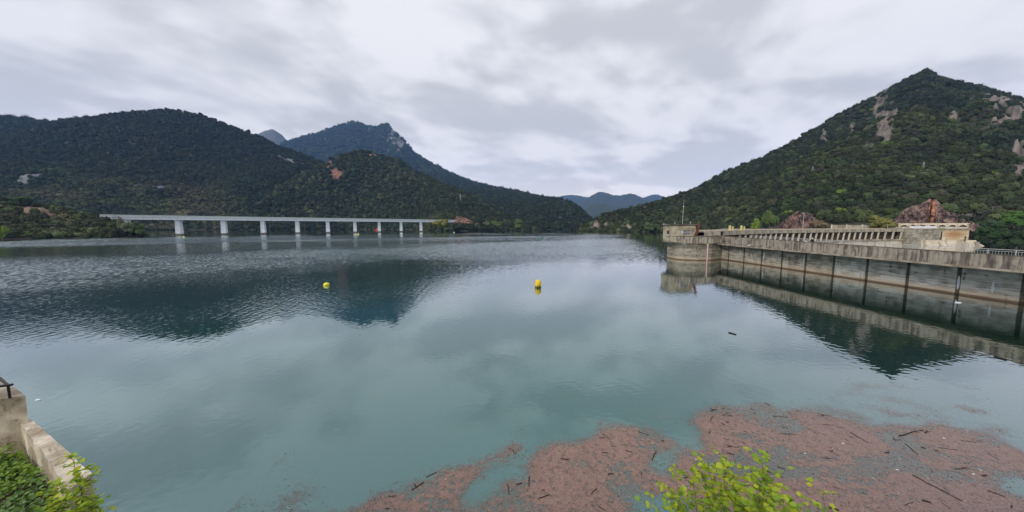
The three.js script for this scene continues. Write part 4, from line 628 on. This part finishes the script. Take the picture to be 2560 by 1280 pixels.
  flakes.forEach(([x, z, on], i) => { const s = 0.010 + R() * R() * 0.030; e.set((R() - 0.5) * 0.5, R() * 6.3, (R() - 0.5) * 0.5); m.compose(V(x, 0.008 + R() * 0.006, z), q.setFromEuler(e), V(s * (1 + R()), s, s)); im.setMatrixAt(i, m); const w = R(); w > 0.975 ? k.setRGB(0.6, 0.57, 0.5) : w < 0.16 ? k.setRGB(0.045, 0.03, 0.024) : k.setRGB(0.22 + R() * 0.16, 0.145 + R() * 0.1, 0.115 + R() * 0.09); im.setColorAt(i, k); });
  root.add(im);
}
{ // driftwood: named pieces first, then the many alike sticks
  const wet = std({ color: lin(0.022, 0.014, 0.011), roughness: 0.7 }), R = rngOf(313);
  const stick = (a, b, r) => {                                     // crooked tapering branch, with a side twig on long ones
    const n = 6, d = b.clone().sub(a), L = d.length(), side = V(-d.z, 0, d.x).normalize(), pts = []; for (let i = 0; i <= n; i++) pts.push(a.clone().addScaledVector(d, i / n).addScaledVector(side, (i && i < n ? (R() - 0.5) * L * 0.045 : 0)).setY(0.012 + r * 0.3));
    const g = new THREE.TubeGeometry(new THREE.CatmullRomCurve3(pts), 10, r, 6), p = g.attributes.position; for (let i = 0; i < p.count; i++) { const c = Math.floor(i / 7) / 10, q = a.clone().addScaledVector(d, c), f = 0.45 + 0.55 * (1 - c) + 0.15 * Math.sin(i * 3.1); p.setXYZ(i, q.x + (p.getX(i) - q.x) * lerp(1, 1, f), p.getY(i) * (0.6 + 0.4 * f), p.getZ(i)); }
    const gs = [g]; if (L > 0.7) { const q = a.clone().addScaledVector(d, 0.6), e = q.clone().addScaledVector(d, 0.12).addScaledVector(side, L * 0.09 * (R() > 0.5 ? 1 : -1)); gs.push(bar(q.setY(0.02), e.setY(0.03), r * 0.5, r * 0.3, 5)); }
    return gs.map((x) => { x = x.index ? x.toNonIndexed() : x; x.deleteAttribute('uv'); x.computeVertexNormals(); return x; });
  };
  const named = [['longest thin dark branch lying slantwise in the right part of the debris', 2281, 1189, 2405, 1253, 0.022], ['dark forked branch near the far edge of the debris', 2247, 1090, 2308, 1075, 0.024], ['dark straight branch slanting down left of the forked branch', 2125, 1081, 2171, 1108, 0.02], ['thin level stick near the upper left of the debris', 1933, 1041, 1969, 1043, 0.014], ['knotty level stick below the thin level one', 1951, 1084, 1990, 1087, 0.016], ['short curved stick at the upper left corner of the debris', 1775, 1054, 1782, 1040, 0.018], ['slanting stick left of the bushy sapling tips', 1818, 1114, 1843, 1120, 0.014], ['long rotten branch at the left margin below the rounded raft', 1640, 1203, 1687, 1230, 0.024], ['thick short log at the lower right of the debris', 2305, 1252, 2326, 1257, 0.035], ['thick dark log by the lone sapling tip at the bottom', 2071, 1270, 2096, 1276, 0.04], ['thin slanting stick right of the middle of the debris', 2262, 1108, 2294, 1137, 0.014], ['level pale stick near the right end of the debris', 2386, 1173, 2416, 1171, 0.014]];
  for (const [label, x0, y0, x1, y1, r] of named) tag(obj('branch', stick(onLevel(x0, y0), onLevel(x1, y1), r * 0.72), wet), label, 'branch');
  tag(obj('branch', stick(onLevel(1822, 832), onLevel(1840, 837), 0.055), wet), 'lone dark log floating in open water before the dam', 'branch'); tag(obj('branch', stick(onLevel(2488, 892), onLevel(2514, 900), 0.06), wet), 'lone stick floating in open water at the right edge', 'branch');
  let made = 0; for (let k = 0; k < 4000 && made < 95; k++) { const x = -4 + R() * 24, z = -15 + R() * 8; if (cover(x, z) < 0.5) continue; const L = 0.10 + R() * R() * 0.5, a = -0.6 + R() * 1.7 + (R() > 0.75 ? 1.4 : 0); tag(obj('twig', stick(V(x, 0, z), V(x + Math.cos(a) * L, 0, z + Math.sin(a) * L), 0.006 + R() * 0.012), wet), 'small dark twig lying among the other twigs in the pink debris', 'twig', 'twigs scattered over the debris raft'); made++; }
  const foam = (label, px, py, w) => { const p = onLevel(px, py), g = new THREE.IcosahedronGeometry(w, 2), q = g.attributes.position; for (let i = 0; i < q.count; i++) { const f = 1 + 0.3 * vn3(q.getX(i) / w * 2, q.getY(i) / w * 2, q.getZ(i) / w * 2, px); q.setXYZ(i, q.getX(i) * f * 1.7, q.getY(i) * f * 0.5, q.getZ(i) * f * 0.7); } g.computeVertexNormals(); g.translate(p.x, 0.01, p.z); tag(obj('foam_piece', g, M.white), label, 'foam'); };
  foam('white flat piece floating close to the dam wall', 2396, 757, 0.17); foam('white scrap floating near the left block', 96, 1000, 0.075); foam('white scrap in the middle of the right debris', 2243, 1175, 0.028); foam('white scrap right of the middle in the debris', 2434, 1186, 0.028); foam('white scrap at the upper middle of the debris', 2108, 1109, 0.025); foam('white scrap left of the sapling tips', 1740, 1150, 0.025); foam('white scrap above the sapling in the debris', 2012, 1134, 0.022); foam('white scrap near the far edge of the debris', 2360, 1096, 0.025);
}

// ================================================================ NEAR BANK: wall, soil, plants
{
  const e = V(-0.908, 0, -0.418), inn = V(-0.418, 0, 0.908), O = V(-7.18, 0, -5.09), pt = (s, i) => { const p = O.clone().addScaledVector(e, s).addScaledVector(inn, i); return [p.x, p.z]; };
  const lime = std({ vertexColors: true, map: scaled(tex(512, 512, (u, v) => { const b = fbm(u * 5, v * 5, 5, 921, 5, 5), f = fbm(u * 40, v * 40, 3, 931, 40, 40); let c = mix3([210, 200, 182], [170, 158, 138], sstep(b, -0.2, 0.35)); c = mix3(c, [234, 226, 208], sstep(-b + f * 0.4, 0.15, 0.45)); c = mix3(c, [96, 84, 68], 0.4 * sstep(f + b * 0.5, 0.2, 0.6)); return c; }), 2.4, 2.4) });
  const rough = (pts, y0, y1, nU, nV, amp, seed, mat, name, parent, dirt) => {  // prism whose faces are finely divided and worn
    const g0 = prism(pts, y0, y1); let g = g0; for (let k = 0; k < 4; k++) g = splitLong(g, 0.16 + 0.0 * nU); const p = g.attributes.position, c = new Float32Array(p.count * 3);
    for (let i = 0; i < p.count; i++) { const x = p.getX(i), y = p.getY(i), z = p.getZ(i), a = amp; p.setXYZ(i, x + vn3(x * 7, y * 7, z * 7, seed) * a, y + vn3(x * 6, y * 6, z * 6, seed + 31) * a * 0.8, z + vn3(x * 7, y * 7, z * 7, seed + 61) * a); const k = dirt(x, y, z); c[i * 3] = k; c[i * 3 + 1] = k * 0.97; c[i * 3 + 2] = k * 0.93; }
    g.setAttribute('color', new THREE.BufferAttribute(c, 3)); g = metreUV(g); return obj(name, g, mat, parent);
  };
  function splitLong(g, max) {
    const p = g.attributes.position, out = []; const v = [V(), V(), V()];
    for (let i = 0; i < p.count; i += 3) { for (let k = 0; k < 3; k++) v[k].fromBufferAttribute(p, i + k); const L = [v[0].distanceTo(v[1]), v[1].distanceTo(v[2]), v[2].distanceTo(v[0])], m = Math.max(...L); if (m < max * 1.01) { out.push(...v.flatMap((q) => q.toArray())); continue; } const ab = v[0].clone().lerp(v[1], 0.5), bc = v[1].clone().lerp(v[2], 0.5), ca = v[2].clone().lerp(v[0], 0.5); for (const t of [[v[0], ab, ca], [ab, v[1], bc], [ca, bc, v[2]], [ab, bc, ca]]) out.push(...t.flatMap((q) => q.toArray())); }
    const r = new THREE.BufferGeometry(); r.setAttribute('position', new THREE.Float32BufferAttribute(out, 3)); r.computeVertexNormals(); return r;
  }
  const w = thing('wall', 'weathered pale concrete wall running along the water at lower left', 'wall');
  rough([pt(-0.02, 0), pt(3.66, 0), pt(3.66, 0.15), pt(1.6, 0.2), pt(-0.25, 0.3)], -3, 3.8, 20, 20, 0.014, 41, lime, 'ledge', w, (x, y, z) => 0.9 + 0.18 * fbm(x * 2, z * 2 + y, 3, 4));
  const b = thing('wall_block', 'taller stained concrete block carrying the black handrail at the left edge', 'concrete block');
  const f = V(-0.93, 0, 0.37), C = V(-10.34, 0, -6.48), q = (s, k) => { const p = C.clone().addScaledVector(e, s).addScaledVector(f, k); return [p.x, p.z]; };
  rough([q(0, 0), q(5.5, 0), q(5.5, 3), q(0, 3)], -3, 4.4, 20, 20, 0.014, 51, lime, 'block', b, (x, y, z) => (0.95 + 0.2 * fbm(x * 2, z * 2 + y * 1.5, 3, 4)) * lerp(1, 0.55, sstep(y + 0.25 * fbm(x * 4, z * 4, 2, 6), 4.02, 4.28)));
  const h = thing('handrail', 'low black metal handrail on the concrete block at the left edge', 'handrail'); const c0 = V(-10.53, 4.4, -6.40), up = V(0, 0.28, 0), t0 = c0.clone().add(up); obj('post', bar(c0, t0, 0.022), M.black, h); obj('rail', beam(t0.clone().addScaledVector(f, -0.06), t0.clone().addScaledVector(f, 1.6), 0.05, 0.04), M.black, h); obj('rail', beam(t0, t0.clone().addScaledVector(e, 2.4), 0.035, 0.035), M.black, h); obj('post', bar(c0.clone().addScaledVector(f, 1.4), t0.clone().addScaledVector(f, 1.4), 0.022), M.black, h);
  // soil behind the ledge
  const soil = new THREE.PlaneGeometry(5.2, 4.6, 40, 36); soil.rotateX(-Math.PI / 2); { const p = soil.attributes.position; for (let i = 0; i < p.count; i++) { const s = (p.getX(i) + 2.6) / 5.2 * 5.0 - 1.0, k = (p.getZ(i) + 2.3) + 0.3, [x, z] = pt(s, k); p.setXYZ(i, x, 3.22 + 0.10 * fbm(x * 2, z * 2, 3, 5) - 0.12 * k - 0.35 * Math.max(0, 0.5 - s), z); } soil.computeVertexNormals(); }
  structure('ground', soil, std({ color: lin(0.055, 0.035, 0.022) }), 'dark soil of the plant bed behind the left wall');
  structure('bank', (() => { const g = new THREE.PlaneGeometry(60, 22, 60, 30); g.rotateX(-Math.PI / 2); const p = g.attributes.position; for (let i = 0; i < p.count; i++) { const x = p.getX(i), z = p.getZ(i) + 4.6; p.setXYZ(i, x, clamp((z + 6) * 0.93, -3, 6.2) + 0.2 * fbm(x * 0.8, z * 0.8, 3, 6) - (z < -2 ? 0.4 : 0), z); } g.computeVertexNormals(); return g; })(), std({ color: lin(0.05, 0.045, 0.03) }), 'earth bank under the viewpoint');

  // ---- leaves
  const leafShape = (L, W, fold) => { const pos = [], idx = [], n = 5; const prof = [0, 0.62, 1, 0.8, 0.42, 0]; for (let i = 0; i <= n; i++) { const y = i / n * L, ww = prof[i] * W / 2; pos.push(-ww, fold * ww, y, 0, -0.02 * L * Math.sin(i / n * 3), y, ww, fold * ww, y); } for (let i = 0; i < n; i++) { const a = i * 3; idx.push(a, a + 1, a + 4, a, a + 4, a + 3, a + 1, a + 2, a + 5, a + 1, a + 5, a + 4); } const g = new THREE.BufferGeometry(); g.setAttribute('position', new THREE.Float32BufferAttribute(pos, 3)); g.setIndex(idx); g.computeVertexNormals(); return g; };
  const leaf = leafShape(1, 0.82, 0.28), leafMats = [[0.37, 0.48, 0.03], [0.30, 0.42, 0.03], [0.46, 0.50, 0.035], [0.22, 0.36, 0.03]].map((c) => new THREE.MeshPhysicalMaterial({ color: lin(...c), roughness: 0.55, transmission: 0.35, thickness: 0, side: THREE.DoubleSide, specularIntensity: 0.5 }));
  const darkLeafMats = [[0.11, 0.24, 0.04], [0.18, 0.31, 0.05], [0.07, 0.15, 0.03]].map((c) => new THREE.MeshPhysicalMaterial({ color: lin(...c), roughness: 0.6, transmission: 0.25, thickness: 0, side: THREE.DoubleSide }));
  const place = (R, p, dir, s) => { const m = new THREE.Object3D(); m.position.copy(p); m.lookAt(p.clone().add(dir)); m.rotateZ((R() - 0.5) * 1.6); m.scale.setScalar(s); m.updateMatrix(); return m.matrix.clone(); };
  function shrub(name, label, cat, stems, leafSize, mats, seed, singles, dens) {
    const R = rngOf(seed), t = thing(name, label, cat), all = [];
    for (const [a, b, r] of stems) {
      const d = b.clone().sub(a), L = d.length(), pts = [0, 0.25, 0.5, 0.75, 1].map((k) => a.clone().addScaledVector(d, k).add(V((R() - 0.5) * 0.05 * L * (k ? 1 : 0), 0, (R() - 0.5) * 0.05 * L * (k ? 1 : 0)))), cv = new THREE.CatmullRomCurve3(pts), tube = new THREE.TubeGeometry(cv, 12, r, 5); { const p = tube.attributes.position; for (let i = 0; i < p.count; i++) { const u = Math.floor(i / 6) / 12, c = cv.getPointAt(u), f = lerp(1.3, 0.3, u); p.setXYZ(i, c.x + (p.getX(i) - c.x) * f, c.y + (p.getY(i) - c.y) * f, c.z + (p.getZ(i) - c.z) * f); } } obj('stem', tube, M.bark, t);
      const n = Math.round(L / 0.16 * dens), twigs = [];
      for (let k = 0; k < n; k++) {
        const u = 0.28 + 0.72 * (k + R()) / n, p = cv.getPoint(Math.min(u, 1)), az = R() * 6.28, len = (0.09 + R() * 0.26) * (1.25 - u * 0.7) * Math.min(1, L * 0.7), tip = p.clone().add(V(Math.cos(az) * len, len * (0.3 + R() * 0.6), Math.sin(az) * len)); twigs.push(bar(p, tip, r * 0.28, r * 0.12, 4));
        const nl = 4 + Math.floor(R() * 4); for (let j = 0; j < nl; j++) { const w = (j + 0.6) / nl, q = p.clone().lerp(tip, w), la = R() * 6.28, dir = V(Math.cos(la), -0.1 + (R() - 0.4) * 0.9, Math.sin(la)); all.push([place(R, q, dir, leafSize * (0.65 + R() * 0.6)), mats[Math.floor(R() * mats.length)]]); }
      }
      for (let j = 0; j < 5; j++) { const la = R() * 6.28; all.push([place(R, b, V(Math.cos(la), 0.5, Math.sin(la)), leafSize * (0.6 + R() * 0.4)), mats[Math.floor(R() * mats.length)]]); }
      obj('twigs', twigs, M.bark, t).userData.kind = 'stuff';
    }
    all.forEach((x) => { const p = V().setFromMatrixPosition(x[0]); x[2] = p.y; }); all.sort((x, y) => y[2] - x[2]);
    all.slice(0, singles).forEach(([m, mat]) => { const o = shade(new THREE.Mesh(leaf, mat)); o.name = 'leaf'; o.applyMatrix4(m); t.add(o); });
    const rest = all.slice(singles); for (const mat of mats) { const gs = rest.filter((x) => x[1] === mat).map((x) => leaf.clone().applyMatrix4(x[0])); if (gs.length) obj('leaves', gs, mat, t).userData.kind = 'stuff'; }
    return t;
  }
  const at = (px, py, D) => atDist(px, py, D), root = (x, z) => V(x, Math.max((z + 6) * 0.93 - 0.5, 0), z);
  // poplar sapling at bottom right: stems rise from the bank to tips placed by sight
  const base = V(2.25, 2.6, -2.6);
  shrub('poplar_sapling', 'bushy poplar sapling with bright yellow green leaves at the bottom', 'sapling', [[1757, 1142, 3.5], [1700, 1200, 3.4], [1735, 1178, 3.6], [1788, 1170, 3.5], [1822, 1165, 3.4], [1850, 1172, 3.6], [1908, 1136, 3.5], [1890, 1190, 3.4], [1940, 1190, 3.5], [1958, 1220, 3.4], [1972, 1250, 3.3], [1690, 1250, 3.3], [1860, 1215, 3.3], [1915, 1225, 3.2], [1800, 1225, 3.3], [1840, 1240, 3.2], [1930, 1262, 3.2], [1885, 1255, 3.2]].map(([x, y, D], i) => [base.clone().add(V((hash(i, 1) - 0.5) * 0.35, 0, (hash(i, 2) - 0.5) * 0.3)), at(x, y, D), 0.0055]), 0.055, leafMats, 1201, 300, 2.9);
  shrub('poplar_sapling', 'short leafy shoot at the bottom left of the bushy sapling', 'sapling', [[1688, 1246, 3.1], [1660, 1272, 3.1]].map(([x, y, D]) => [V(1.5, 3.2, -2.5), at(x, y, D), 0.004]), 0.045, leafMats, 1211, 30, 2.6);
  shrub('poplar_sapling', 'lone slender leafy shoot right of the bushy sapling', 'sapling', [[2056, 1236, 3.4], [2040, 1262, 3.4]].map(([x, y, D]) => [V(2.95, 2.8, -2.6), at(x, y, D), 0.004]), 0.042, leafMats, 1221, 30, 2.2);
  // green saplings in front of the left wall end
  shrub('sapling', 'slender light green sapling before the end of the left wall', 'sapling', [[180, 1142, 7.0], [150, 1212, 7.1], [205, 1232, 6.9], [240, 1250, 6.8], [168, 1250, 6.9], [215, 1262, 6.7], [130, 1250, 7.0], [190, 1200, 6.9]].map(([x, y, D], i) => [V(-5.55 + (hash(i, 9) - 0.5) * 0.8, 1.0, -4.0 + (hash(i, 8) - 0.5) * 0.5), at(x, y, D), 0.008]), 0.075, leafMats, 1231, 150, 2.2);
  // bed plants
  const R = rngOf(1301), leaves = darkLeafMats.concat(leafMats.slice(3)).map(() => []);
  for (let k = 0; k < 9500; k++) { const s = -0.7 + R() * 4.3, i = 0.24 + R() * 3.2; const [x, z] = pt(s, i), hgt = 0.04 + R() * 0.34 * (0.55 + 0.6 * fbm(x * 1.6, z * 1.6, 2, 8)), p = V(x, 3.2 - 0.12 * i + hgt, z), a = R() * 6.28, near = sstep(s, 1.6, 0.2); const n = R() < 0.55 * near + 0.1 ? 3 : Math.floor(R() * 3); leaves[n].push(leaf.clone().applyMatrix4(place(R, p, V(Math.cos(a), 0.1 + (R() - 0.5) * 0.8, Math.sin(a)), (0.04 + R() * 0.05) * (n === 3 ? 1.25 : 1)))); }
  const bed = tag(new THREE.Group(), 'tangle of green brambles and weeds filling the bed behind the left wall', 'weeds', null, 'stuff'); bed.name = 'undergrowth'; scene.add(bed); leaves.forEach((l, i) => { if (l.length) { const o = obj('leaves', l, i === 3 ? leafMats[3] : darkLeafMats[i], bed); o.userData.kind = 'stuff'; } });
  const grass = []; for (let k = 0; k < 900; k++) { const s = 2.1 + R() * 1.3, i = 0.35 + R() * 1.5, [x, z] = pt(s, i), p = V(x, 3.15 - 0.1 * i, z), a = R() * 6.28, l = 0.14 + R() * 0.22; const g = new THREE.BufferGeometry(); const q = V(Math.cos(a), 0, Math.sin(a)), d = 0.006; g.setAttribute('position', new THREE.Float32BufferAttribute([p.x - q.z * d, p.y, p.z + q.x * d, p.x + q.z * d, p.y, p.z - q.x * d, p.x + q.x * l * 0.6, p.y + l, p.z + q.z * l * 0.6], 3)); g.computeVertexNormals(); grass.push(g); }
  obj('grass', grass, std({ color: lin(0.06, 0.12, 0.03), side: THREE.DoubleSide }), bed).userData.kind = 'stuff';
}

renderer.render(scene, camera);
